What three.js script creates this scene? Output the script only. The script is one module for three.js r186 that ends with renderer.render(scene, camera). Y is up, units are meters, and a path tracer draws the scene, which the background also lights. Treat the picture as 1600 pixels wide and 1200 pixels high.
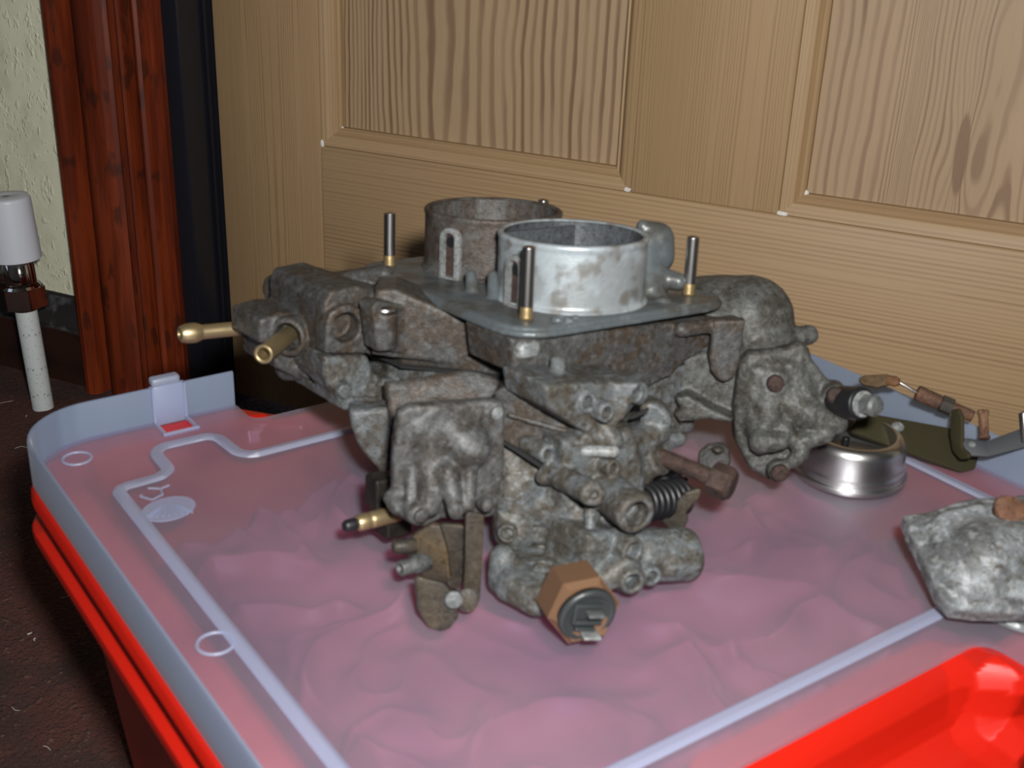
import * as THREE from 'three';
import { RectAreaLightUniformsLib } from 'three/addons/lights/RectAreaLightUniformsLib.js';
import { mergeGeometries, mergeVertices, toCreasedNormals } from 'three/addons/utils/BufferGeometryUtils.js';
import { RoundedBoxGeometry } from 'three/addons/geometries/RoundedBoxGeometry.js';

// ------------------------------------------------------------------ camera, light, exposure
const scene = new THREE.Scene();
scene.background = new THREE.Color(0.62, 0.74, 0.95);            // overcast sky, seen only through the window behind the photographer
const renderer = new THREE.WebGLRenderer({ antialias: true });
renderer.toneMapping = THREE.LinearToneMapping;
renderer.toneMappingExposure = 1.0;
renderer.shadowMap.enabled = true;
RectAreaLightUniformsLib.init();

const EYE = new THREE.Vector3(0, 0.42, 0);
const RIGHT = new THREE.Vector3(0.99919, 0.036812, -0.016274), UPV = new THREE.Vector3(-0.040249, 0.913866, -0.404016), BACK = new THREE.Vector3(0, 0.404344, 0.914607);
const camera = new THREE.PerspectiveCamera(2 * Math.atan(600 / 1877) * 180 / Math.PI, 4 / 3, 0.02, 60);
camera.position.copy(EYE);
camera.quaternion.setFromRotationMatrix(new THREE.Matrix4().makeBasis(RIGHT, UPV, BACK));
camera.focus = 0.86; camera.userData.fStop = 20; 
scene.add(camera);
const FLASH = { w: 0.03, h: 0.017, power: 3300, right: 0.03, up: 0.04, color: new THREE.Color(1, 0.99, 0.97) };
const flashAt = EYE.clone().addScaledVector(RIGHT, FLASH.right).addScaledVector(UPV, FLASH.up).addScaledVector(BACK, 0.012);
{
  const l = new THREE.RectAreaLight(FLASH.color, FLASH.power, FLASH.w, FLASH.h);
  l.position.copy(flashAt).addScaledVector(BACK, -0.001);
  l.lookAt(l.position.clone().sub(BACK));
  l.name = 'flash_light'; scene.add(l);
}

// ------------------------------------------------------------------ helpers
function mulberry(a) { return () => { a |= 0; a = a + 0x6D2B79F5 | 0; let t = Math.imul(a ^ a >>> 15, 1 | a); t = t + Math.imul(t ^ t >>> 7, 61 | t) ^ t; return ((t ^ t >>> 14) >>> 0) / 4294967296; }; }
const V3 = (x, y, z) => new THREE.Vector3(x, y, z);
const ss = (a, b, x) => { const t = Math.min(1, Math.max(0, (x - a) / (b - a))); return t * t * (3 - 2 * t); };
const mix = (a, b, t) => a + (b - a) * t;
const PERM = new Uint8Array(512);
{ const r = mulberry(7), p = [...Array(256).keys()]; for (let i = 255; i > 0; i--) { const j = Math.floor(r() * (i + 1)); [p[i], p[j]] = [p[j], p[i]]; } for (let i = 0; i < 512; i++) PERM[i] = p[i & 255]; }
function noise3(x, y, z) {                                        // value noise, -1..1
  const X = Math.floor(x), Y = Math.floor(y), Z = Math.floor(z); let u = x - X, v = y - Y, w = z - Z;
  u = u * u * (3 - 2 * u); v = v * v * (3 - 2 * v); w = w * w * (3 - 2 * w);
  const h = (i, j, k) => PERM[PERM[PERM[(X + i) & 255] + ((Y + j) & 255)] + ((Z + k) & 255)] / 127.5 - 1;
  return mix(mix(mix(h(0, 0, 0), h(1, 0, 0), u), mix(h(0, 1, 0), h(1, 1, 0), u), v), mix(mix(h(0, 0, 1), h(1, 0, 1), u), mix(h(0, 1, 1), h(1, 1, 1), u), v), w);
}
const fbm3 = (x, y, z, o = 4) => { let s = 0, a = 0.5; for (let i = 0; i < o; i++) { s += a * noise3(x, y, z); x = x * 2.03 + 17.1; y = y * 2.03 + 5.3; z = z * 2.03 + 9.7; a *= 0.5; } return s; };
const n2 = (x, y, s = 0) => noise3(x, y, s + 0.37), fbm2 = (x, y, o = 4, s = 0) => fbm3(x, y, s + 0.41, o);
function makeTexture(w, h, sizeX, sizeY, fn, srgb = true) {       // fn(x, y in metres) -> [r, g, b] 0..1; repeats every sizeX by sizeY metres
  const d = new Uint8Array(w * h * 4);
  for (let j = 0; j < h; j++) for (let i = 0; i < w; i++) {
    const c = fn((i + 0.5) / w * sizeX, (j + 0.5) / h * sizeY, i, j), k = (j * w + i) * 4;
    for (let q = 0; q < 3; q++) d[k + q] = Math.max(0, Math.min(255, Math.round(255 * (c.length ? c[q] : c))));
    d[k + 3] = 255;
  }
  const t = new THREE.DataTexture(d, w, h); t.magFilter = THREE.LinearFilter; t.minFilter = THREE.LinearFilter;
  t.wrapS = t.wrapT = THREE.MirroredRepeatWrapping; t.repeat.set(1 / sizeX, 1 / sizeY);
  if (srgb) t.colorSpace = THREE.SRGBColorSpace;
  t.needsUpdate = true; return t;
}
const enc = (c) => c.map((x) => x <= 0.0031308 ? 12.92 * x : 1.055 * Math.pow(x, 1 / 2.4) - 0.055);   // linear colour -> texture value
const mixc = (a, b, t) => [mix(a[0], b[0], t), mix(a[1], b[1], t), mix(a[2], b[2], t)];
const taken = {};
function numbered(name) { const k = taken[name] = (taken[name] ?? -1) + 1; return k ? `${name}_${String(k).padStart(3, '0')}` : name; }
function boxUV(g) {                                               // uv in metres from the dominant axis of each face, in the object's own axes
  g = g.index ? g.toNonIndexed() : g;
  const p = g.attributes.position, n = p.count, uv = new Float32Array(n * 2), a = V3(), b = V3(), c = V3(), e = V3();
  for (let i = 0; i < n; i += 3) {
    a.fromBufferAttribute(p, i); b.fromBufferAttribute(p, i + 1); c.fromBufferAttribute(p, i + 2);
    e.copy(b).sub(a).cross(c.clone().sub(a)); const x = Math.abs(e.x), y = Math.abs(e.y), z = Math.abs(e.z);
    [a, b, c].forEach((q, k) => { const [u, v] = x > y && x > z ? [q.z, q.y] : y > z ? [q.x, q.z] : [q.x, q.y]; uv[(i + k) * 2] = u; uv[(i + k) * 2 + 1] = v; });
  }
  g.setAttribute('uv', new THREE.BufferAttribute(uv, 2)); return g;
}
function part(name, geo, mat, parent, label) {
  const g = Array.isArray(geo) ? mergeGeometries(geo.map((q) => { q = q.index ? q.toNonIndexed() : q; for (const k of Object.keys(q.attributes)) if (!['position', 'normal'].includes(k)) q.deleteAttribute(k); return q; })) : geo;
  const top = !parent, m = new THREE.Mesh(g.userData.uvDone ? g : boxUV(g), mat);
  m.name = numbered(name); m.castShadow = m.receiveShadow = true; (parent ?? scene).add(m);
  if (label) m.userData.label = label;
  return m;
}
function thing(name, label, category, pos, turn = 0, group) {
  const o = new THREE.Group(); o.name = numbered(name); o.position.copy(pos); o.rotation.y = turn; scene.add(o);
  o.userData = { label, category }; if (group) o.userData.group = group; return o;
}
function struct(name, pos, turn = 0) { const o = new THREE.Group(); o.name = name; o.position.copy(pos); o.rotation.y = turn; o.userData.kind = 'structure'; scene.add(o); return o; }
const bx = (w, h, d, x = 0, y = 0, z = 0, r = 0) => (r ? new RoundedBoxGeometry(w, h, d, 3, r) : new THREE.BoxGeometry(w, h, d)).translate(x, y, z);
function lathe(pts, seg = 48) { return new THREE.LatheGeometry(pts.map(([r, y]) => new THREE.Vector2(r, y)), seg); }
function crease(g, deg = 35) { return toCreasedNormals(g.index ? g.toNonIndexed() : g, deg * Math.PI / 180); }
// turned geometry (axis y from 0) laid from point a towards point b
function along(g, a, b) { const d = b.clone().sub(a).normalize(); return g.applyQuaternion(new THREE.Quaternion().setFromUnitVectors(V3(0, 1, 0), d)).translate(a.x, a.y, a.z); }
function sweep(path, profile, closed = false, up = V3(0, 1, 0)) { // profile: [[across, up]...] closed loop; path: points; across = left of the direction of travel
  const n = path.length, m = profile.length, pos = [], idx = [];
  for (let i = 0; i < n; i++) {
    const p = path[i], q0 = path[closed ? (i + n - 1) % n : Math.max(0, i - 1)], q1 = path[closed ? (i + 1) % n : Math.min(n - 1, i + 1)];
    const t = q1.clone().sub(q0).normalize(), s = V3().crossVectors(up, t).normalize(), u = V3().crossVectors(t, s);
    const prof = typeof profile[0][0] === 'number' ? profile : profile;
    for (const [a, b] of prof) pos.push(p.x + s.x * a + u.x * b, p.y + s.y * a + u.y * b, p.z + s.z * a + u.z * b);
  }
  for (let i = 0; i < (closed ? n : n - 1); i++) for (let j = 0; j < m; j++) {
    const a = i * m + j, b = i * m + (j + 1) % m, c = ((i + 1) % n) * m + j, d = ((i + 1) % n) * m + (j + 1) % m;
    idx.push(a, b, c, b, d, c);
  }
  if (!closed) { for (let j = 1; j < m - 1; j++) { idx.push(0, j + 1, j); const o = (n - 1) * m; idx.push(o, o + j, o + j + 1); } }
  const g = new THREE.BufferGeometry(); g.setAttribute('position', new THREE.Float32BufferAttribute(pos, 3)); g.setIndex(idx); g.computeVertexNormals(); return g;
}
function roundedPath(pts, seg = 8) {                             // pts: [x, y, radius] -> [x, y] with the corners rounded
  const out = [], n = pts.length;
  for (let i = 0; i < n; i++) {
    const [x, y, r] = pts[i], a = pts[(i + n - 1) % n], b = pts[(i + 1) % n];
    if (!r) { out.push([x, y]); continue; }
    let ax = a[0] - x, ay = a[1] - y, bx_ = b[0] - x, by = b[1] - y; const la = Math.hypot(ax, ay), lb = Math.hypot(bx_, by);
    ax /= la; ay /= la; bx_ /= lb; by /= lb;
    const half = Math.acos(Math.max(-1, Math.min(1, ax * bx_ + ay * by))) / 2, d = Math.min(r / Math.tan(half), la / 2, lb / 2), R = d * Math.tan(half);
    const mx = ax + bx_, my = ay + by, ml = Math.hypot(mx, my), cx = x + mx / ml * R / Math.sin(half), cy = y + my / ml * R / Math.sin(half);
    const a0 = Math.atan2(y + ay * d - cy, x + ax * d - cx); let a1 = Math.atan2(y + by * d - cy, x + bx_ * d - cx);
    let da = a1 - a0; while (da > Math.PI) da -= 2 * Math.PI; while (da < -Math.PI) da += 2 * Math.PI;
    for (let k = 0; k <= seg; k++) out.push([cx + Math.cos(a0 + da * k / seg) * R, cy + Math.sin(a0 + da * k / seg) * R]);
  }
  return out;
}
const shapeOf = (pts) => new THREE.Shape(pts.map(([x, y]) => new THREE.Vector2(x, y)));

// ------------------------------------------------------------------ materials
const std = (o) => new THREE.MeshPhysicalMaterial(o);
const lin = (r, g, b) => new THREE.Color().setRGB(r, g, b);

// stripped pine: pale early wood, brown late wood in lines along y
function pine(sizeX, sizeY, w, h, seed, opt) {
  const { period, wob, sharp = 1, light, dark, amount, eye } = opt;
  return makeTexture(w, h, sizeX, sizeY, (x, y) => {
    const per = typeof period === 'function' ? period : () => period;
    let xx = x + wob * (fbm2(x * 9, y * 3.2, 2, seed) * 1.5 + 0.5 * fbm2(x * 34, y * 13, 2, seed + 3) + 0.10 * fbm2(x * 120, y * 45, 2, seed + 4));
    if (eye) { const ex = (x - eye[0]) / eye[2], ey = (y - eye[1]) / eye[3], q = Math.exp(-(ex * ex + ey * ey)); xx += Math.tanh(ex * 4) * eye[4] * q; }
    const ph = xx / per(x), f = ph - Math.floor(ph), id = Math.floor(ph);
    const strength = 0.55 + 0.45 * PERM[(id + seed * 31) & 255] / 255, broken = ss(-0.5, 0.1, n2(id * 3.7, y * 14 + id, seed + 8));
    let t = ss(0.34, 0.66, f) * (1 - ss(0.80, 0.99, f)) * strength * mix(0.55, 1, broken);
    t = Math.pow(t, sharp) * amount;
    const fine = fbm2(x * 1800, y * 60, 2, seed + 1) * 0.09 + fbm2(x * 25, y * 8, 3, seed + 2) * 0.10;
    let c = mixc(light, dark, Math.max(0, Math.min(1, t)));
    c = c.map((v) => v * (1 + fine));
    if (eye) { const ex = (x - eye[0]) / (eye[2] * 0.32), ey = (y - eye[1]) / (eye[3] * 0.75), q = ss(1.1, 0.85, Math.hypot(ex + 0.5 * ey * 0.4, ey)); c = mixc(c, dark, q * 0.75); }
    return enc(c);
  });
}
const PINE_D = [0.150, 0.083, 0.042];
const mPanelA = std({ map: pine(0.24, 0.5, 768, 1280, 3, { period: (x) => 0.0037 + 0.0028 * ss(0.02, 0.13, x), wob: 0.010, light: [0.345, 0.240, 0.137], dark: PINE_D, amount: 1.0 }), roughness: 0.62 });
const mPanelB = std({ map: pine(0.24, 0.5, 768, 1280, 11, { period: (x) => 0.0062 - 0.0032 * ss(0.04, 0.06, x) + 0.0008 * ss(0.09, 0.12, x), wob: 0.011, sharp: 1.3, light: [0.32, 0.220, 0.128], dark: PINE_D, amount: 0.85, eye: [0.085, 0.035, 0.012, 0.032, 0.007] }), roughness: 0.6 });
const grainTex = pine(0.1, 0.7, 768, 1024, 5, { period: (x) => 0.0030 - 0.0012 * ss(0.03, 0.06, x) + 0.001 * ss(0.075, 0.1, x), wob: 0.0022, light: [0.335, 0.220, 0.112], dark: [0.215, 0.125, 0.055], amount: 0.6 });
const mGrainV = std({ map: grainTex, roughness: 0.6 });
// the same wood laid across: grain along x
const mGrainH = std({ roughness: 0.58, map: makeTexture(1024, 1024, 0.7, 0.23, (x, y) => {
  const yy = y + 0.0035 * fbm2(x * 2.5, y * 9, 2, 205) + 0.0007 * fbm2(x * 12, y * 40, 2, 206), per = mix(0.0022, 0.0040, ss(-0.3, 0.3, n2(3.3, y * 22, 207))), ph = yy / 0.0030 + 1.4 * n2(1.7, y * 60, 208), f = ph - Math.floor(ph), id = Math.floor(ph);
  const k = (0.35 + 0.65 * PERM[(id + 77) & 255] / 255) * ss(-0.45, 0.2, n2(x * 7 + id * 1.7, id * 3.1, 209) + 0.35), t = ss(0.3, 0.75, f) * (1 - ss(0.85, 1, f)) * k * mix(0.3, 1, ss(-0.35, 0.25, fbm2(x * 1.5, y * 26, 2, 210)));
  return enc(mixc([0.335, 0.222, 0.116], [0.205, 0.118, 0.052], t * 0.8).map((v) => v * (1 + 0.08 * fbm2(x * 60, y * 1700, 2, 211) + 0.12 * fbm2(x * 3, y * 18, 3, 212)))); }) });
const mFiller = std({ color: lin(0.62, 0.60, 0.56), roughness: 0.7 });
const mahogTex = makeTexture(512, 1024, 0.12, 0.5, (x, y) => {
  const a = fbm2(x * 60, y * 7, 4, 21), b = fbm2(x * 300, y * 22, 3, 22), d = ss(0.18, 0.42, fbm2(x * 90, y * 45, 4, 23));
  return enc(mixc(mixc([0.21, 0.033, 0.008], [0.11, 0.017, 0.005], ss(-0.3, 0.35, a + b * 0.5)), [0.02, 0.009, 0.006], d * 0.6));
});
const mMahog = std({ map: mahogTex, roughness: 0.5, specularIntensity: 0.5 });
const mJamb = std({ color: lin(0.011, 0.0117, 0.0165), roughness: 0.3 });
const mSkirtTop = std({ map: makeTexture(512, 512, 0.15, 0.15, (x, y) => enc(mixc([0.014, 0.011, 0.010], [0.085, 0.085, 0.09], ss(0.0, 0.4, fbm2(x * 70, y * 70, 5, 31))))), roughness: 0.75 });
const mSkirt = std({ map: makeTexture(256, 256, 0.15, 0.15, (x, y) => enc(mixc([0.030, 0.010, 0.005], [0.010, 0.005, 0.004], ss(-0.3, 0.3, fbm2(x * 25, y * 60, 4, 33))))), roughness: 0.5 });
const wallH = (x, y) => { let s = 0; s += ss(0.12, 0.5, fbm2(x * 300, y * 150, 3, 41)); s -= 0.7 * ss(0.2, 0.5, fbm2(x * 260 + 40, y * 140, 3, 42)); return s; };
const mWall = std({ color: lin(1, 1, 1), map: makeTexture(512, 512, 0.16, 0.16, (x, y) => enc(mixc([0.84, 0.83, 0.62], [0.72, 0.71, 0.52], ss(-0.1, 0.5, fbm2(x * 60, y * 40, 4, 43)))) ), roughness: 0.75,
  bumpMap: makeTexture(1024, 1024, 0.16, 0.16, (x, y) => 0.4 + 0.5 * wallH(x, y) + 0.08 * fbm2(x * 900, y * 900, 2, 44), false), bumpScale: 0.0011 });
const mPlaster = std({ color: lin(0.7, 0.68, 0.6), roughness: 0.9 });
const mCarpet = std({ map: makeTexture(1024, 1024, 0.25, 0.25, (x, y) => {
  const a = fbm2(x * 420, y * 420, 3, 51), b = fbm2(x * 30, y * 30, 4, 52), c = n2(x * 1500, y * 1500, 53);
  return enc(mixc(mixc([0.075, 0.022, 0.016], [0.034, 0.016, 0.012], ss(-0.3, 0.4, b + a * 0.4)), [0.17, 0.085, 0.055], ss(0.25, 0.6, a + 0.35 * c) * 0.7)); }),
  bumpMap: makeTexture(1024, 1024, 0.25, 0.25, (x, y) => 0.5 + 0.6 * fbm2(x * 420, y * 420, 3, 51) + 0.15 * n2(x * 1300, y * 1300, 54), false), bumpScale: 0.004, roughness: 1, sheen: 0.3, sheenRoughness: 0.8, sheenColor: lin(0.2, 0.08, 0.06) });
// plastics
const mRed = std({ color: lin(0.42, 0.009, 0.003), roughness: 0.34, specularIntensity: 0.9 });
const mRedSheet = std({ color: lin(0.36, 0.058, 0.075), roughness: 0.55, side: THREE.DoubleSide });
const lidTex = makeTexture(512, 512, 0.5, 0.5, (x, y) => { const f = fbm2(x * 14, y * 14, 5, 61); return mixc([0.93, 0.92, 0.97], [0.885, 0.875, 0.945], ss(-0.2, 0.35, f)); });
const mLid = std({ map: lidTex, roughness: 0.42, transmission: 0.94, thickness: 0, specularIntensity: 0.8, side: THREE.DoubleSide });
const mLidRim = std({ color: lin(0.52, 0.62, 0.78), roughness: 0.6, transmission: 0.84, thickness: 0, side: THREE.DoubleSide });
const mBead = std({ color: lin(0.70, 0.75, 0.88), roughness: 0.4, transmission: 0.8, thickness: 0, side: THREE.DoubleSide });
// metals
const grainBump = makeTexture(512, 512, 0.03, 0.03, (x, y) => 0.5 + 0.5 * fbm2(x * 1800, y * 1800, 4, 71), false);
const gritMap = makeTexture(1024, 1024, 0.04, 0.04, (x, y) => { const g = 1 + 0.55 * fbm2(x * 2200, y * 2200, 3, 73) + 0.5 * fbm2(x * 500, y * 500, 3, 74), d = ss(0.12, 0.38, fbm2(x * 800, y * 800, 4, 75)); return enc(mixc([0.72 * g, 0.72 * g, 0.72 * g], [0.36, 0.29, 0.20], d * 0.7)); });
const castMat = (rough, metal) => std({ vertexColors: true, map: gritMap, specularIntensity: 0.5, roughness: rough, metalness: metal, bumpMap: grainBump, bumpScale: 0.00022 });
const mCast = castMat(0.52, 0.12), mCastBright = std({ vertexColors: true, roughness: 0.38, metalness: 0.3, specularIntensity: 0.6, bumpMap: grainBump, bumpScale: 0.00008 }), mRust = castMat(0.8, 0.1), mSteelDirty = castMat(0.5, 0.25);
const mBrass = std({ color: lin(0.40, 0.31, 0.17), metalness: 0.85, roughness: 0.4, bumpMap: grainBump, bumpScale: 0.00005 });
const mBrassDull = std({ color: lin(0.24, 0.175, 0.085), metalness: 0.7, roughness: 0.45, bumpMap: grainBump, bumpScale: 0.0001 });
const mCopper = std({ color: lin(0.19, 0.105, 0.058), metalness: 0.5, roughness: 0.45, bumpMap: grainBump, bumpScale: 0.00008 });
const mSteel = std({ color: lin(0.36, 0.35, 0.34), metalness: 1, roughness: 0.3 });
const mAlu = std({ color: lin(0.48, 0.475, 0.465), metalness: 1, roughness: 0.3 });
const mChrome = std({ color: lin(0.6, 0.58, 0.57), metalness: 1, roughness: 0.08 });
const mBlack = std({ color: lin(0.006, 0.006, 0.007), roughness: 0.45 });
const mGasket = std({ color: lin(0.004, 0.004, 0.004), roughness: 0.9 });
const mBakelite = std({ color: lin(0.022, 0.026, 0.026), roughness: 0.4, bumpMap: grainBump, bumpScale: 0.0001 });
const mOlive = std({ color: lin(0.030, 0.026, 0.013), metalness: 0, specularIntensity: 0.3, roughness: 0.6, bumpMap: grainBump, bumpScale: 0.00008 });
const mWhitePlastic = std({ color: lin(0.66, 0.69, 0.76), roughness: 0.35 });
const mWhitePaint = std({ map: makeTexture(256, 256, 0.05, 0.05, (x, y) => enc(mixc([0.62, 0.66, 0.66], [0.16, 0.15, 0.14], ss(0.30, 0.42, fbm2(x * 900, y * 700, 4, 81)) * 0.8))), roughness: 0.5 });

// ------------------------------------------------------------------ the room, square to the door
const YD = 24.036 * Math.PI / 180, EA = V3(Math.cos(YD), 0, Math.sin(YD)), NA = V3(-Math.sin(YD), 0, Math.cos(YD));
const room = (s, y, n) => EA.clone().multiplyScalar(s).addScaledVector(NA, n).setY(y);
const ORIGIN = V3(0, 0, 0);
const WALL = -0.70, DOOR = -0.715;
{
  const RW = 2.4, RN = 2.7, H = 2.4, T = 0.12, st = (n) => struct(n, ORIGIN, -YD);
  const one = (name, g, m) => { const o = part(name, g, m); o.rotation.y = -YD; o.userData.kind = 'structure'; return o; };
  one('floor', bx(2 * RW + 0.3, 0.1, RN + 1.2, 0, -0.05, (RN + WALL) / 2), mCarpet);
  one('ceiling', bx(2 * RW + 0.3, 0.1, RN + 1.2, 0, H + 0.05, (RN + WALL) / 2), mPlaster);
  one('wall_back', [bx(RW - 0.60, H, T, -(RW + 0.60) / 2, H / 2, WALL - T / 2), bx(RW - 0.27, H, T, (RW + 0.27) / 2, H / 2, WALL - T / 2), bx(0.87, H - 2.06, T, -0.165, (H + 2.06) / 2, WALL - T / 2)], mWall);
  one('wall_front', bx(2 * RW + 2 * T, H, T, 0, H / 2, RN + T / 2), mPlaster);
  one('wall_right', bx(T, H, RN - WALL + 0.1, RW + T / 2, H / 2, (RN + WALL) / 2), mPlaster);
  // wall on the left, unseen window put here for cool light on jamb
  const wy0 = 0.55, wy1 = 2.05, n0 = 0.5, n1 = 1.9, X = -RW - T / 2, M = (n0 + n1) / 2, Y = (wy0 + wy1) / 2;
  one('wall_left', [bx(T, wy0, RN - WALL + 0.1, X, wy0 / 2, (RN + WALL) / 2), bx(T, H - wy1, RN - WALL + 0.1, X, (H + wy1) / 2, (RN + WALL) / 2), bx(T, wy1 - wy0, n0 - WALL + 0.05, X, Y, (n0 + WALL - 0.05) / 2), bx(T, wy1 - wy0, RN - n1 + 0.05, X, Y, (RN + n1 + 0.05) / 2)], mPlaster);
  const w = st('unseen_window_1');
  part('window_frame', [bx(0.07, 0.05, n1 - n0, X, wy0 + 0.025, M), bx(0.07, 0.05, n1 - n0, X, wy1 - 0.025, M), bx(0.07, wy1 - wy0, 0.05, X, Y, n0 + 0.025), bx(0.07, wy1 - wy0, 0.05, X, Y, n1 - 0.025), bx(0.06, wy1 - wy0, 0.04, X, Y, M)], mWhitePlastic, w);
  part('window_pane', bx(0.004, wy1 - wy0 - 0.08, n1 - n0 - 0.08, X, Y, M), std({ color: lin(1, 1, 1), roughness: 0.02, transmission: 1, thickness: 0 }), w);

  // door lining (blackish jamb) and architrave
  const jam = st('door_frame');
  part('jamb', [crease(bx(0.020, 2.06, 0.13, -0.5795, 1.03, DOOR - 0.035, 0.002), 30), bx(0.006, 2.06, 0.11, -0.5676, 1.03, DOOR - 0.055), bx(0.02, 2.06, 0.13, 0.2, 1.03, DOOR - 0.035), bx(0.8, 0.02, 0.13, -0.19, 2.06, DOOR - 0.035)], mJamb, jam);
  part('jamb_bead', crease(bx(0.0028, 2.06, 0.010, -0.5672, 1.03, DOOR + 0.0005, 0.0012), 40), mJamb, jam);
  // moulded architrave: profile in (s, n), from the wall side to the jamb side
  const prof = [[-0.6885, -0.0], [-0.6885, 0.018], [-0.6862, 0.0225], [-0.681, 0.0240], [-0.6760, 0.0225], [-0.6738, 0.0170], [-0.6732, 0.0060], [-0.6705, 0.0055], [-0.6690, 0.0105], [-0.665, 0.0155], [-0.660, 0.0195], [-0.654, 0.0228], [-0.648, 0.0247], [-0.642, 0.0254], [-0.636, 0.0245], [-0.631, 0.0218], [-0.6275, 0.0182], [-0.6262, 0.0150], [-0.6258, 0.0080], [-0.6222, 0.0080], [-0.6217, 0.0255], [-0.6200, 0.0275], [-0.6165, 0.0285], [-0.6130, 0.0285], [-0.6118, 0.0300], [-0.6100, 0.0310], [-0.6080, 0.0300], [-0.6072, 0.0140], [-0.6022, 0.0130], [-0.6015, 0.0245], [-0.5998, 0.0270], [-0.5975, 0.0275], [-0.5955, 0.0255], [-0.5940, 0.0165], [-0.590, 0.0150], [-0.5835, 0.0150], [-0.5825, 0.0135], [-0.5825, -0.0]];
  const arch = (flip) => { const s = new THREE.Shape(prof.map(([a, b]) => new THREE.Vector2(flip ? -0.387 - a : a, b))); const g = new THREE.ExtrudeGeometry(s, { depth: 2.08, bevelEnabled: false, curveSegments: 4 }); return crease(g.rotateX(-Math.PI / 2).scale(1, 1, -1), 28); };
  const fixWind = (g) => { const p = g.attributes.position, n = g.attributes.normal, t = p.clone(); for (let i = 0; i < p.count; i += 3) { for (const [q, r] of [[1, 2], [2, 1]]) { p.setXYZ(i + q, t.getX(i + r), t.getY(i + r), t.getZ(i + r)); } } g.deleteAttribute('normal'); return crease(g, 28); };
  const tr = st('trim_1');
  const ga = fixWind(arch(false)).translate(0, 0, WALL); ga.computeBoundingBox();
  part('architrave', ga, mMahog, tr);
  const tr2 = st('trim_2'); part('architrave', fixWind(arch(true)).translate(0, 0, WALL), mMahog, tr2);
  const tr3 = st('trim_3'); part('architrave', bx(1.0, 0.105, 0.022, -0.19, 2.13, WALL + 0.011), mMahog, tr3);
  // skirting: moulded top and plain face
  const sk = st('baseboard_left');
  const skp = (pts, m, name) => { const s = shapeOf(pts), g = new THREE.ExtrudeGeometry(s, { depth: RW - 0.689, bevelEnabled: false }); part(name, crease(g.rotateY(-Math.PI / 2).translate(-0.689, 0, WALL), 25), m, sk); };
  skp([[0, 0.0465], [0.0135, 0.0465], [0.0135, 0.050], [0.011, 0.053], [0.0075, 0.0605], [0.0035, 0.0715], [0.002, 0.073], [0, 0.073]], mSkirtTop, 'skirting_moulding');
  skp([[0, -0.01], [0.0145, -0.01], [0.0145, 0.0455], [0.0125, 0.0475], [0, 0.0475]], mSkirt, 'skirting_board');
  const sk2 = st('baseboard_right'); part('skirting_board', bx(RW - 0.31, 0.075, 0.016, (RW + 0.31) / 2, 0.0375, WALL + 0.008), mSkirt, sk2);
}
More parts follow.
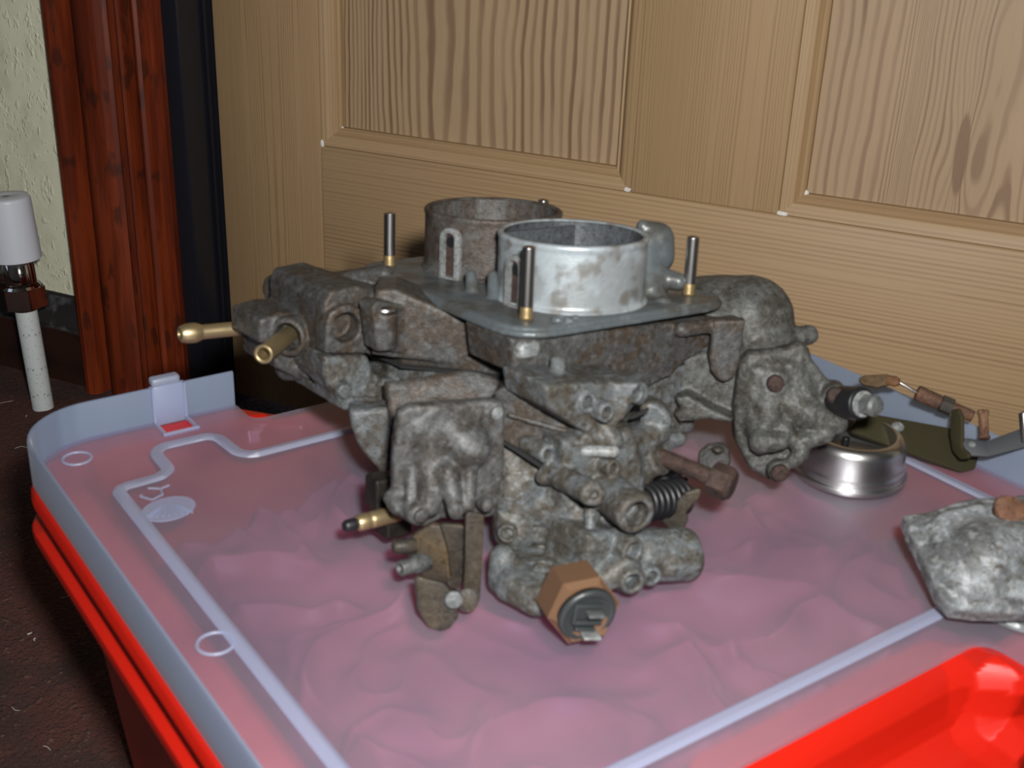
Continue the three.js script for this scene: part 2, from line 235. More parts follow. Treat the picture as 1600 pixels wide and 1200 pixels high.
{ // four-panel pine door
  const d = struct('door_1', ORIGIN, -YD);
  const x0 = -0.5635, x1 = 0.185, ph = 0.2245, tL = [-0.4750, -0.2420], tR = [-0.1465, 0.0885], top = 0.92, zf = DOOR, th = 0.035;
  const board = (w, h, x, y) => crease(bx(w, h, th, x, y, zf - th / 2, 0.0012), 30);
  const uvV = (g, dx, dy) => { g = boxUV(g); const u = g.attributes.uv; for (let i = 0; i < u.count; i++) u.setXY(i, u.getX(i) + dx, u.getY(i) + dy); g.userData.uvDone = true; return g; };
  const lock0 = top, lock1 = 1.10, y1 = 2.04;
  part('stile', uvV(board(tL[0] - x0, y1 - 0.012, (tL[0] + x0) / 2, (y1 + 0.012) / 2), 0.615, 0.1), mGrainV, d);
  part('stile', uvV(board(x1 - tR[1], y1 - 0.012, (tR[1] + x1) / 2, (y1 + 0.012) / 2), 0.04, 0.2), mGrainV, d);
  part('bottom_rail', uvV(board(tR[1] - tL[0], ph - 0.012, (tL[0] + tR[1]) / 2, (ph + 0.012) / 2), 0.0, 0.015), mGrainH, d);
  part('lock_rail', uvV(board(tR[1] - tL[0], lock1 - lock0, (tL[0] + tR[1]) / 2, (lock0 + lock1) / 2), 0, 0), mGrainH, d);
  part('top_rail', uvV(board(tR[1] - tL[0], 0.1, (tL[0] + tR[1]) / 2, y1 - 0.05), 0, 0.03), mGrainH, d);
  for (const [a, b] of [[ph, lock0], [lock1, y1 - 0.1]]) {
    part('muntin', uvV(board(tR[0] - tL[1], b - a, (tL[1] + tR[0]) / 2, (a + b) / 2), 0.47, 0.3), mGrainV, d);
    [[tL, mPanelA, 0.463], [tR, mPanelB, 0.1345]].forEach(([[l, r], m, off]) => {
      part('panel', uvV(bx(r - l, b - a, 0.009, (l + r) / 2, (a + b) / 2, zf - 0.0165), off, -ph - 0.012), m, d);
      // bolection bead round the panel: four mitred mouldings, outer edge on the frame
      const prof = [[0, -0.014], [0, -0.0015], [0.0006, -0.0006], [0.0050, -0.0012], [0.0078, -0.0028], [0.0098, -0.0058], [0.0106, -0.0066], [0.0120, -0.0064], [0.0132, -0.0080], [0.0134, -0.014]];
      const c = [[l, a], [r, a], [r, b], [l, b]];
      for (let k = 0; k < 4; k++) {
        const [p, q] = [c[k], c[(k + 1) % 4]], dx = Math.sign(q[0] - p[0]), dy = Math.sign(q[1] - p[1]), nx = -dy, ny = dx, pos = [], idx = [], m2 = prof.length;
        for (const [e, sgn] of [[p, 1], [q, -1]]) for (const [w, z] of prof) pos.push(e[0] + nx * w + dx * w * sgn, e[1] + ny * w + dy * w * sgn, zf + z);
        for (let j = 0; j < m2 - 1; j++) idx.push(j, m2 + j, j + 1, j + 1, m2 + j, m2 + j + 1);
        const g = new THREE.BufferGeometry(); g.setAttribute('position', new THREE.Float32BufferAttribute(pos, 3)); g.setIndex(idx);
        part('moulding', uvV(crease(g, 25), 0.02 * k, 0.013 * k), k % 2 ? mGrainV : mGrainH, d);
      }
      if (a === ph) for (const [s, e, w, h] of m === mPanelA ? [[l + 0.001, a + 0.0015, 0.003, 0.006], [l + 0.0125, a + 0.0125, 0.004, 0.004], [r - 0.002, a + 0.0015, 0.005, 0.003]] : [[l + 0.002, a + 0.001, 0.007, 0.003], [l + 0.0135, a + 0.0135, 0.003, 0.004]]) {
        const g = new THREE.IcosahedronGeometry(1, 2), p = g.attributes.position; for (let i = 0; i < p.count; i++) { const f = 1 + 0.35 * noise3(p.getX(i) * 2 + s * 90, p.getY(i) * 2, p.getZ(i) * 2); p.setXYZ(i, p.getX(i) * f, p.getY(i) * f, p.getZ(i) * f); }
        g.computeVertexNormals(); part('filler', g.scale(w / 2, h / 2, 0.0012).translate(s, e, zf - (e > a + 0.01 ? 0.0085 : 0.0008)), mFiller, d, 'white filler in the mitre of the panel moulding');
      }
    });
  }
}
{ // radiator valve on its pipe
  const p = room(-0.6945, 0, -0.6385), t = thing('radiator_valve', 'white capped chrome radiator valve on a white painted pipe beside the skirting', 'valve', p, -YD);
  const lean = -0.055;                                            // the pipe leans a little to the left
  const up = (y) => V3(lean * y, y, 0);
  const on = (g, y0, y1) => along(g, up(y0), up(y1));
  part('pipe', on(lathe([[0, 0], [0.0082, 0], [0.0082, 0.086], [0, 0.086]], 32), 0, 0.086), mWhitePaint, t);
  part('compression_ring', on(lathe([[0, 0], [0.0092, 0], [0.0096, 0.002], [0.0088, 0.004], [0, 0.004]], 32), 0.083, 0.09), mCopper, t);
  const nut = new THREE.CylinderGeometry(0.0172, 0.0172, 0.0155, 6); part('nut', on(crease(mergeGeometries([nut.translate(0, 0.00775, 0), new THREE.CylinderGeometry(0.0122, 0.0145, 0.003, 24).translate(0, 0.0165, 0)]), 20), 0.086, 0.1), mChrome, t);
  part('valve_body', on(lathe([[0, 0], [0.0128, 0], [0.0118, 0.004], [0.0116, 0.024], [0, 0.024]], 40), 0.1025, 0.12), mChrome, t);
  part('tail_connector', [along(lathe([[0, 0], [0.0105, 0], [0.0105, 0.02], [0.0145, 0.02], [0.0145, 0.032], [0.0105, 0.033], [0.0105, 0.09], [0, 0.09]], 32), up(0.111), up(0.111).add(V3(-1, 0, 0)))], mChrome, t);
  const cap = part('cap', on(lathe([[0.0, 0.0025], [0.0168, 0.0025], [0.0175, 0], [0.0182, 0.0005], [0.0172, 0.046], [0.0158, 0.0490], [0.0042, 0.0492], [0.0042, 0.046], [0, 0.046]], 48), 0.1235, 0.17), mWhitePlastic, t);
  part('screw_head', on(lathe([[0, 0], [0.0036, 0], [0.0036, 0.0022], [0, 0.0026]], 20), 0.1695, 0.18), mBlack, cap, 'dark screw head in the top of the cap');
}

// ------------------------------------------------------------------ storage box and lid, square to their own axes: x = along the front, z = towards the front
const YB = 36.06 * Math.PI / 180, EC = V3(Math.cos(YB), 0, -Math.sin(YB)), EB = V3(-Math.sin(YB), 0, -Math.cos(YB));
const PL = 0.18;                                                  // height of the lid's flat top
const LID = { u0: 0.0960, u1: 0.4490, v0: 0.1600, v1: 0.4870, n0: 0.1945, n1: 0.3360, nf: 0.1810, nb: 0.4660 };
const boxAt = EC.clone().multiplyScalar((LID.u0 + LID.u1) / 2).addScaledVector(EB, (LID.v0 + LID.v1) / 2);
const UC = (LID.u0 + LID.u1) / 2, VC = (LID.v0 + LID.v1) / 2;
const bl = (u, v, y = 0) => V3(u - UC, y, VC - v);               // box-local point
{
  const t = thing('storage_box', 'red plastic storage box with a rolled rim and handle recesses, on the carpet', 'storage box', boxAt, YB);
  // walls: rounded rectangles lofted from the foot up to the rim; in each handle recess the rim steps down to a shallow channel
  const ring = (inset, y, r) => { const u0 = LID.u0 + inset, u1 = LID.u1 - inset, v0 = LID.v0 + inset, v1 = LID.v1 - inset; return roundedPath([[u0, v0, r], [u1, v0, r], [u1, v1, r], [u0, v1, r]], 10); };
  const dense = (pts) => { const o = []; for (let i = 0; i < pts.length; i++) { const a = pts[i], b = pts[(i + 1) % pts.length], n = Math.max(1, Math.round(Math.hypot(b[0] - a[0], b[1] - a[1]) / 0.0016)); for (let k = 0; k < n; k++) o.push([mix(a[0], b[0], k / n), mix(a[1], b[1], k / n)]); } return o; };
  const base = dense(ring(0, 0, 0.036)), N = base.length;
  const outward = base.map((p, i) => { const a = base[(i + N - 1) % N], b = base[(i + 1) % N], tx = b[0] - a[0], ty = b[1] - a[1], l = Math.hypot(tx, ty); return [ty / l, -tx / l]; });
  const notchAt = (i) => { const [u, v] = base[i]; const f = (v < LID.v0 + 0.004 || v > LID.v1 - 0.004) ? 1 : 0; return f * ss(LID.n0 - 0.004, LID.n0 + 0.020, u) * (1 - ss(LID.n1 - 0.020, LID.n1 + 0.004, u)); };
  // profile: [outward from the lid edge, height] for the plain rim, and for the handle recess, point for point from inside the box to its foot
  const plain = [[-0.030, 0.012], [-0.0225, 0.150], [-0.0215, 0.170], [-0.0190, 0.1768], [-0.0165, 0.1782], [-0.0085, 0.1782], [-0.0030, 0.1782], [0.0008, 0.1772], [0.0027, 0.1735], [0.0024, 0.1688], [0.0004, 0.1650], [-0.0012, 0.1622], [0.0004, 0.1592], [0.0036, 0.1578], [0.0042, 0.1560], [0.0036, 0.1535], [0.0020, 0.1530], [-0.004, 0.1535], [-0.0095, 0.1510], [-0.0115, 0.146], [-0.027, 0.0]];
  const handle = [[-0.0345, 0.012], [-0.0350, 0.150], [-0.0345, 0.170], [-0.0335, 0.1768], [-0.0315, 0.1782], [-0.0240, 0.1782], [-0.0205, 0.1775], [-0.0175, 0.1740], [-0.0160, 0.1690], [-0.0145, 0.1600], [-0.0125, 0.1555], [-0.0095, 0.1528], [-0.004, 0.1520], [0.0060, 0.1518], [0.0085, 0.1508], [0.0092, 0.1480], [0.0086, 0.1420], [0.0070, 0.1405], [-0.0060, 0.1425], [-0.0105, 0.140], [-0.027, 0.0]];
  const smooth = (pf) => { const o = [], g = (i) => pf[Math.max(0, Math.min(pf.length - 1, i))]; for (let i = 0; i < pf.length - 1; i++) for (let k = 0; k < 4; k++) { const t = k / 4, [a, b, c, d] = [g(i - 1), g(i), g(i + 1), g(i + 2)]; if (i < 1 || i >= pf.length - 2) o.push([mix(b[0], c[0], t), mix(b[1], c[1], t)]); else { const f = (q) => { const p0 = a[q], p1 = b[q], p2 = c[q], p3 = d[q]; return p1 + 0.5 * t * (p2 - p0 + t * (2 * p0 - 5 * p1 + 4 * p2 - p3 + t * (3 * (p1 - p2) + p3 - p0))); }; const L = Math.hypot(c[0] - b[0], c[1] - b[1]); L > 0.02 ? o.push([mix(b[0], c[0], t), mix(b[1], c[1], t)]) : o.push([f(0), f(1)]); } } o.push(pf[pf.length - 1]); return o; };
  const plainS = smooth(plain), handleS = smooth(handle);
  const P = [], idx = [], m = plainS.length;
  for (let i = 0; i < N; i++) { const k = notchAt(i); for (let j = 0; j < m; j++) { const o = mix(plainS[j][0], handleS[j][0], k), y = mix(plainS[j][1], handleS[j][1], k); P.push(...bl(base[i][0] + outward[i][0] * o, base[i][1] + outward[i][1] * o, y).toArray()); } }
  for (let i = 0; i < N; i++) for (let j = 0; j < m - 1; j++) { const a = i * m + j, b = a + 1, c = ((i + 1) % N) * m + j, d = c + 1; idx.push(a, c, b, b, c, d); }
  const floorIn = P.length / 3; P.push(...bl(UC, VC, 0.012).toArray()); const floorOut = P.length / 3; P.push(...bl(UC, VC, 0.0).toArray());
  for (let i = 0; i < N; i++) { const k = (i + 1) % N; idx.push(floorIn, k * m, i * m, floorOut, i * m + m - 1, k * m + m - 1); }
  const g = new THREE.BufferGeometry(); g.setAttribute('position', new THREE.Float32BufferAttribute(P, 3)); g.setIndex(idx);
  part('tub', crease(g, 55), mRed, t);
  // added crumpled sheet; its folds stand for swirls of light on the floor
  const nu = 210, nv = 190, q = [], qi = [];
  for (let j = 0; j <= nv; j++) for (let i = 0; i <= nu; i++) {
    const u = mix(LID.u0 + 0.037, LID.u1 - 0.037, i / nu), v = mix(LID.v0 + 0.045, LID.v1 - 0.045, j / nv);
    const w1 = fbm2(u * 16, v * 16, 3, 91) * 0.05, w2 = fbm2(u * 16 + 9, v * 16 + 4, 3, 92) * 0.05;
    const r = (f, s) => 1 - Math.abs(n2((u + w1) * f, (v + w2) * f, s));
    const h = Math.pow(r(26, 93), 4) * 0.6 + Math.pow(r(40, 94), 4) * 0.3 + 0.3 * fbm2(u * 12, v * 12, 2, 95);
    const edge = Math.min(i, nu - i, j, nv - j) / 9;
    q.push(...bl(u, v, 0.138 + 0.022 * h + 0.006 * Math.min(1, edge) - 0.02 * Math.max(0, 1 - edge)).toArray());
  }
  for (let j = 0; j < nv; j++) for (let i = 0; i < nu; i++) { const a = j * (nu + 1) + i; qi.push(a, a + 1, a + nu + 1, a + 1, a + nu + 2, a + nu + 1); }
  const gg = new THREE.BufferGeometry(); gg.setAttribute('position', new THREE.Float32BufferAttribute(q, 3)); gg.setIndex(qi); gg.computeVertexNormals();
  const addedSheet = part('added_red_sheet', gg, mRedSheet); addedSheet.position.copy(boxAt); addedSheet.rotation.y = YB;
  addedSheet.userData = { label: 'added crumpled red sheet inside the storage box, standing for swirls of light under the lid', category: 'lining' };
}
{
  const t = thing('plastic_lid', 'milky translucent plastic lid with raised bead, lying on the red storage box', 'lid', boxAt.clone().setY(PL - 0.0016), YB);
  const L = LID, R = 0.032, lp = (u, v, y = 0) => bl(u, v, y);
  const outline = roundedPath([[L.u0, L.v0, R], [L.n0, L.v0, 0.004], [L.n0, L.nf, 0.006], [L.n1, L.nf, 0.008], [L.n1, L.v0, 0.004], [L.u1, L.v0, R], [L.u1, L.v1, R], [L.n1, L.v1, 0.004], [L.n1, L.nb, 0.008], [L.n0, L.nb, 0.006], [L.n0, L.v1, 0.004], [L.u0, L.v1, R]], 10);
  const sh = shapeOf(outline.map(([u, v]) => [u - UC, v - VC]));
  const tabs = [[0.1558, 0.1702, 0.4715, 0.4872], [2 * UC - 0.1702, 2 * UC - 0.1558, 0.4715, 0.4872]];
  for (const [a, b, c, d] of tabs) { const h = new THREE.Path(); h.moveTo(a - UC, c - VC); h.lineTo(a - UC, d - 0.002 - VC); h.lineTo(b - UC, d - 0.002 - VC); h.lineTo(b - UC, c - VC); h.closePath(); sh.holes.push(h); }
  const pg = new THREE.ExtrudeGeometry(sh, { depth: 0.0014, bevelEnabled: false }).rotateX(-Math.PI / 2);
  part('plate', crease(pg, 30), mLid, t);
  // upstanding rim in two runs, left and right of the handle recesses
  const wall = (pts) => sweep(pts, [[0.0009, -0.001], [0.0009, 0.0165], [0.0005, 0.0178], [-0.0005, 0.0178], [-0.0009, 0.0165], [-0.0009, -0.001]]);
  const run = (list) => roundedPath(list, 12).map(([u, v]) => lp(u, v));
  const fine = (pts) => { const o = []; for (let i = 0; i < pts.length - 1; i++) { const n = Math.max(1, Math.round(pts[i].distanceTo(pts[i + 1]) / 0.006)); for (let k = 0; k < n; k++) o.push(pts[i].clone().lerp(pts[i + 1], k / n)); } o.push(pts[pts.length - 1]); return o; };
  const left = fine(run([[L.n0, L.v1, 0], [L.u0, L.v1, R], [L.u0, L.v0, R], [L.n0, L.v0, 0]])), right = fine(run([[L.n1, L.v0, 0], [L.u1, L.v0, R], [L.u1, L.v1, R], [L.n1, L.v1, 0]]));
  part('rim', crease(wall(left), 40), mLidRim, t); part('rim', crease(wall(right), 40), mLidRim, t);
  // clip strap over the rim
  for (const [a, b, , d] of tabs) {
    const c = (a + b) / 2, w = b - a, q = lp(c, d);
    part('clip', [crease(bx(w, 0.0195, 0.0022, q.x, 0.0090, q.z + 0.0012, 0.0008), 30), crease(bx(w * 0.9, 0.004, 0.0052, q.x, 0.0198, q.z - 0.0015, 0.0012), 30), bx(0.0011, 0.019, 0.0034, q.x - w / 2, 0.009, q.z + 0.0016), bx(0.0011, 0.019, 0.0034, q.x + w / 2, 0.009, q.z + 0.0016), bx(w + 0.002, 0.0016, 0.0011, q.x, 0.0013, q.z + 0.0158), bx(0.0011, 0.0016, 0.0148, q.x - w / 2, 0.0013, q.z + 0.0085), bx(0.0011, 0.0016, 0.0148, q.x + w / 2, 0.0013, q.z + 0.0085)], mBead, t);
  }
  // raised bead running round the middle, jogging round each clip
  const G = { u0: 0.1215, u1: 0.4240, v0: 0.1990, v1: 0.4345 };
  const jog = [[0.1398, G.v1 + 0.0008, 0.006], [0.1455, 0.4395, 0.006], [0.1457, 0.4610, 0.007], [0.1738, 0.4605, 0.007], [0.1762, G.v1 - 0.0005, 0.008]];
  const mj = jog.map(([u, v, r]) => [2 * UC - u, v, r]).reverse();
  const loop = roundedPath([[G.u0, G.v1, 0.005], ...jog, ...mj, [G.u1, G.v1, 0.005], [G.u1, G.v0, 0.005], [G.u0, G.v0, 0.005]], 7);
  const lv = []; loop.forEach((p, i) => { const q = loop[(i + 1) % loop.length], n = Math.max(1, Math.round(Math.hypot(q[0] - p[0], q[1] - p[1]) / 0.006)); for (let k = 0; k < n; k++) lv.push(lp(mix(p[0], q[0], k / n), mix(p[1], q[1], k / n), 0.0014)); });
  const hump = [[0.0027, -0.0002], [0.0024, 0.0007], [0.0013, 0.0013], [0, 0.0015], [-0.0013, 0.0013], [-0.0024, 0.0007], [-0.0027, -0.0002]];
  part('raised_bead', crease(sweep(lv, hump, true), 50), mBead, t);
  for (const [u, v, r] of [[0.1163, 0.4688, 0.0058], [0.1150, 0.3168, 0.0060]]) { const g = new THREE.TorusGeometry(r, 0.0006, 8, 40).rotateX(Math.PI / 2), q = lp(u, v, 0.0014); part('gate_mark', g.translate(q.x, q.y, q.z), mBead, t); }
  { // embossed oval with fanned ribs, and a short branching mark beside it
    const q = lp(0.1335, 0.4085, 0.0014), gs = [];
    gs.push(new THREE.CylinderGeometry(1, 1, 0.0005, 40).scale(0.0108, 1, 0.0088).rotateY(0.5));
    for (let k = -4; k <= 4; k++) { const a = k * 0.16; gs.push(bx(0.0003, 0.0007, 0.0125 - Math.abs(k) * 0.0011, 0, 0.0004, 0).rotateY(a).translate(a * 0.010, 0, 0.0006 * Math.abs(k))); }
    part('embossed_oval', gs.map((g) => g.rotateY(-0.3).translate(q.x, q.y, q.z)), mBead, t);
    const e = lp(0.1335, 0.4225, 0.0016), ln = (x0, z0, x1, z1) => { const l = Math.hypot(x1 - x0, z1 - z0); return bx(0.0006, 0.0006, l).rotateY(Math.atan2(x1 - x0, z1 - z0)).translate(e.x + (x0 + x1) / 2, e.y, e.z + (z0 + z1) / 2); };
    part('embossed_mark', [ln(-0.006, -0.001, -0.003, 0.004), ln(-0.003, 0.004, 0.002, 0.002), ln(0.002, 0.002, 0.003, -0.003), ln(0.003, -0.003, 0.007, -0.004), ln(0.003, -0.003, -0.001, -0.006), ln(-0.006, -0.001, -0.005, -0.002)], mBead, t);
  }
}

// ------------------------------------------------------------------ castings: signed distances meshed with surface nets, in millimetres
const rr = (x0, x1, y0, y1, r) => roundedPath([[x0, y0, r], [x1, y0, r], [x1, y1, r], [x0, y1, r]], 6).flat();
class Cast {
  constructor() { this.ops = []; }
  add(box, k, sub, f) { this.ops.push({ box, k, sub, f }); }
  static capsule(a, b, r1, r2) {
    const [ax, ay, az] = a, dx = b[0] - ax, dy = b[1] - ay, dz = b[2] - az, dd = dx * dx + dy * dy + dz * dz || 1;
    return (x, y, z) => { const px = x - ax, py = y - ay, pz = z - az, h = Math.min(1, Math.max(0, (px * dx + py * dy + pz * dz) / dd)), qx = px - dx * h, qy = py - dy * h, qz = pz - dz * h; return Math.sqrt(qx * qx + qy * qy + qz * qz) - r1 - (r2 - r1) * h; };
  }
  static cylinder(a, b, r, e) {
    const [ax, ay, az] = a; let dx = b[0] - ax, dy = b[1] - ay, dz = b[2] - az; const L = Math.hypot(dx, dy, dz); dx /= L; dy /= L; dz /= L;
    return (x, y, z) => { const px = x - ax, py = y - ay, pz = z - az, t = px * dx + py * dy + pz * dz, q = Math.sqrt(Math.max(0, px * px + py * py + pz * pz - t * t)) - r + e, w = Math.abs(t - L / 2) - L / 2 + e; return Math.min(Math.max(q, w), 0) + Math.hypot(Math.max(q, 0), Math.max(w, 0)) - e; };
  }
  static box(pts, pad) { const lo = [1e9, 1e9, 1e9], hi = [-1e9, -1e9, -1e9]; for (const p of pts) for (let i = 0; i < 3; i++) { lo[i] = Math.min(lo[i], p[i] - pad); hi[i] = Math.max(hi[i], p[i] + pad); } return [lo, hi]; }
  cap(a, b, r1, r2, k) { this.add(Cast.box([a, b], Math.max(r1, r2)), k, false, Cast.capsule(a, b, r1, r2)); }
  cyl(a, b, r, e, k) { this.add(Cast.box([a, b], r), k, false, Cast.cylinder(a, b, r, Math.min(e, r * 0.9, Math.hypot(a[0] - b[0], a[1] - b[1], a[2] - b[2]) * 0.45))); }
  subCyl(a, b, r, e, k) { this.add(Cast.box([a, b], r), k, true, Cast.cylinder(a, b, r, Math.min(e, r * 0.9))); }
  prism(o, n, pts, t, e, k) {
    const [nx, ny, nz] = n, up = Math.abs(ny) < 0.95 ? V3(0, 1, 0) : V3(0, 0, -1), nn = V3(nx, ny, nz).normalize(), v = up.addScaledVector(nn, -up.dot(nn)).normalize(), u = V3().crossVectors(v, nn), m = pts.length / 2;
    const corners = []; for (let i = 0; i < m; i++) for (const w of [0, -t]) corners.push([o[0] + u.x * pts[2 * i] + v.x * pts[2 * i + 1] + nn.x * w, o[1] + u.y * pts[2 * i] + v.y * pts[2 * i + 1] + nn.y * w, o[2] + u.z * pts[2 * i] + v.z * pts[2 * i + 1] + nn.z * w]);
    this.add(Cast.box(corners, 0.5), k, false, (x, y, z) => {
      x -= o[0]; y -= o[1]; z -= o[2]; const a = x * u.x + y * u.y + z * u.z, b = x * v.x + y * v.y + z * v.z, c = x * nn.x + y * nn.y + z * nn.z;
      let d = 1e9, s = 1;
      for (let i = 0, j = m - 1; i < m; j = i++) {
        const xi = pts[2 * i], yi = pts[2 * i + 1], ex = pts[2 * j] - xi, ey = pts[2 * j + 1] - yi, wx = a - xi, wy = b - yi, h = Math.min(1, Math.max(0, (wx * ex + wy * ey) / (ex * ex + ey * ey || 1))), bx2 = wx - ex * h, by2 = wy - ey * h;
        d = Math.min(d, bx2 * bx2 + by2 * by2);
        const c1 = b >= yi, c2 = b < pts[2 * j + 1], c3 = ex * wy > ey * wx; if ((c1 && c2 && c3) || (!c1 && !c2 && !c3)) s = -s;
      }
      const q = s * Math.sqrt(d) + e, w = Math.abs(c + t / 2) - t / 2 + e;
      return Math.min(Math.max(q, w), 0) + Math.hypot(Math.max(q, 0), Math.max(w, 0)) - e;
    });
  }
  geometry(cell, rough, roughScale, seed) {
    const lo = [1e9, 1e9, 1e9], hi = [-1e9, -1e9, -1e9];
    for (const o of this.ops) if (!o.sub) for (let i = 0; i < 3; i++) { lo[i] = Math.min(lo[i], o.box[0][i] - 3); hi[i] = Math.max(hi[i], o.box[1][i] + 3); }
    const n = lo.map((l, i) => Math.ceil((hi[i] - l) / cell) + 1), [nx, ny, nz] = n, F = new Float32Array(nx * ny * nz).fill(50);
    for (const { box, k, sub, f } of this.ops) {
      const pad = k + 2.5 * cell + 0.5, a = box[0].map((v, i) => Math.max(0, Math.floor((v - pad - lo[i]) / cell))), b = box[1].map((v, i) => Math.min(n[i] - 1, Math.ceil((v + pad - lo[i]) / cell)));
      for (let z = a[2]; z <= b[2]; z++) for (let y = a[1]; y <= b[1]; y++) { let at = (z * ny + y) * nx + a[0]; for (let x = a[0]; x <= b[0]; x++, at++) {
        let d = f(lo[0] + x * cell, lo[1] + y * cell, lo[2] + z * cell); const c = F[at];
        if (sub) { d = -d; const h = Math.max(k - Math.abs(d - c), 0) / k; F[at] = Math.max(d, c) + h * h * k * 0.25; } else { const h = Math.max(k - Math.abs(d - c), 0) / k; F[at] = Math.min(d, c) - h * h * k * 0.25; }
      } }
    }
    if (rough) for (let z = 0, at = 0; z < nz; z++) for (let y = 0; y < ny; y++) for (let x = 0; x < nx; x++, at++) if (Math.abs(F[at]) < 2.2) { const X = (lo[0] + x * cell) / roughScale, Y = (lo[1] + y * cell) / roughScale, Z = (lo[2] + z * cell) / roughScale; F[at] += rough * (noise3(X + seed, Y, Z) + 0.6 * noise3(X * 2.3, Y * 2.3 + seed, Z * 2.3)); }
    const vid = new Int32Array(nx * ny * nz).fill(-1), pos = [], idx = [], sx = 1, sy = nx, sz = nx * ny, off = [0, sx, sy, sx + sy, sz, sx + sz, sy + sz, sx + sy + sz], E = [[0, 1], [2, 3], [4, 5], [6, 7], [0, 2], [1, 3], [4, 6], [5, 7], [0, 4], [1, 5], [2, 6], [3, 7]];
    for (let z = 0; z < nz - 1; z++) for (let y = 0; y < ny - 1; y++) for (let x = 0; x < nx - 1; x++) {
      const at = z * sz + y * sy + x; let inside = 0; for (let c = 0; c < 8; c++) if (F[at + off[c]] < 0) inside++;
      if (!inside || inside === 8) continue;
      let px = 0, py = 0, pz = 0, cnt = 0;
      for (const [p, q] of E) { const a = F[at + off[p]], b = F[at + off[q]]; if ((a < 0) === (b < 0)) continue; const t = a / (a - b); px += mix(p & 1, q & 1, t); py += mix(p >> 1 & 1, q >> 1 & 1, t); pz += mix(p >> 2, q >> 2, t); cnt++; }
      vid[at] = pos.length / 3; pos.push(lo[0] + (x + px / cnt) * cell, lo[1] + (y + py / cnt) * cell, lo[2] + (z + pz / cnt) * cell);
    }
    const quad = (a, b, c, d, flip) => { if (a < 0 || b < 0 || c < 0 || d < 0) return; flip ? idx.push(a, c, b, a, d, c) : idx.push(a, b, c, a, c, d); };
    for (let z = 1; z < nz - 1; z++) for (let y = 1; y < ny - 1; y++) for (let x = 1; x < nx - 1; x++) {
      const at = z * sz + y * sy + x, s = F[at] < 0;
      if (s !== F[at + sx] < 0) quad(vid[at - sy - sz], vid[at - sz], vid[at], vid[at - sy], !s);
      if (s !== F[at + sy] < 0) quad(vid[at - sx - sz], vid[at - sx], vid[at], vid[at - sz], !s);
      if (s !== F[at + sz] < 0) quad(vid[at - sx - sy], vid[at - sy], vid[at], vid[at - sx], !s);
    }
    const g = new THREE.BufferGeometry(); g.setAttribute('position', new THREE.Float32BufferAttribute(pos, 3)); g.setIndex(idx); g.computeVertexNormals(); return g;
  }
}
// weathering: patches of three tones laid by noise through the metal, with a grain of specks
function mottle(g, tones, seed, s1 = 7, s2 = 1.7, speck = 0.45) {               // g in millimetres
  const p = g.attributes.position, c = new Float32Array(p.count * 3);
  for (let i = 0; i < p.count; i++) {
    const x = p.getX(i), y = p.getY(i), z = p.getZ(i);
    const a = ss(-0.16, 0.2, fbm3(x / s1 + seed, y / s1, z / s1, 4)), b = ss(0.05, 0.34, fbm3(x / s2, y / s2 + seed, z / s2, 3)), e = fbm3(x / 0.7, y / 0.7, z / 0.7 + seed, 2);
    let k = mixc(tones[0], tones[1], a); k = mixc(k, tones[2], b * 0.6);
    const v = 1.3 * (1 + speck * e); c[3 * i] = k[0] * v; c[3 * i + 1] = k[1] * v; c[3 * i + 2] = k[2] * v;
  }
  g.setAttribute('color', new THREE.BufferAttribute(c, 3)); return g;
}
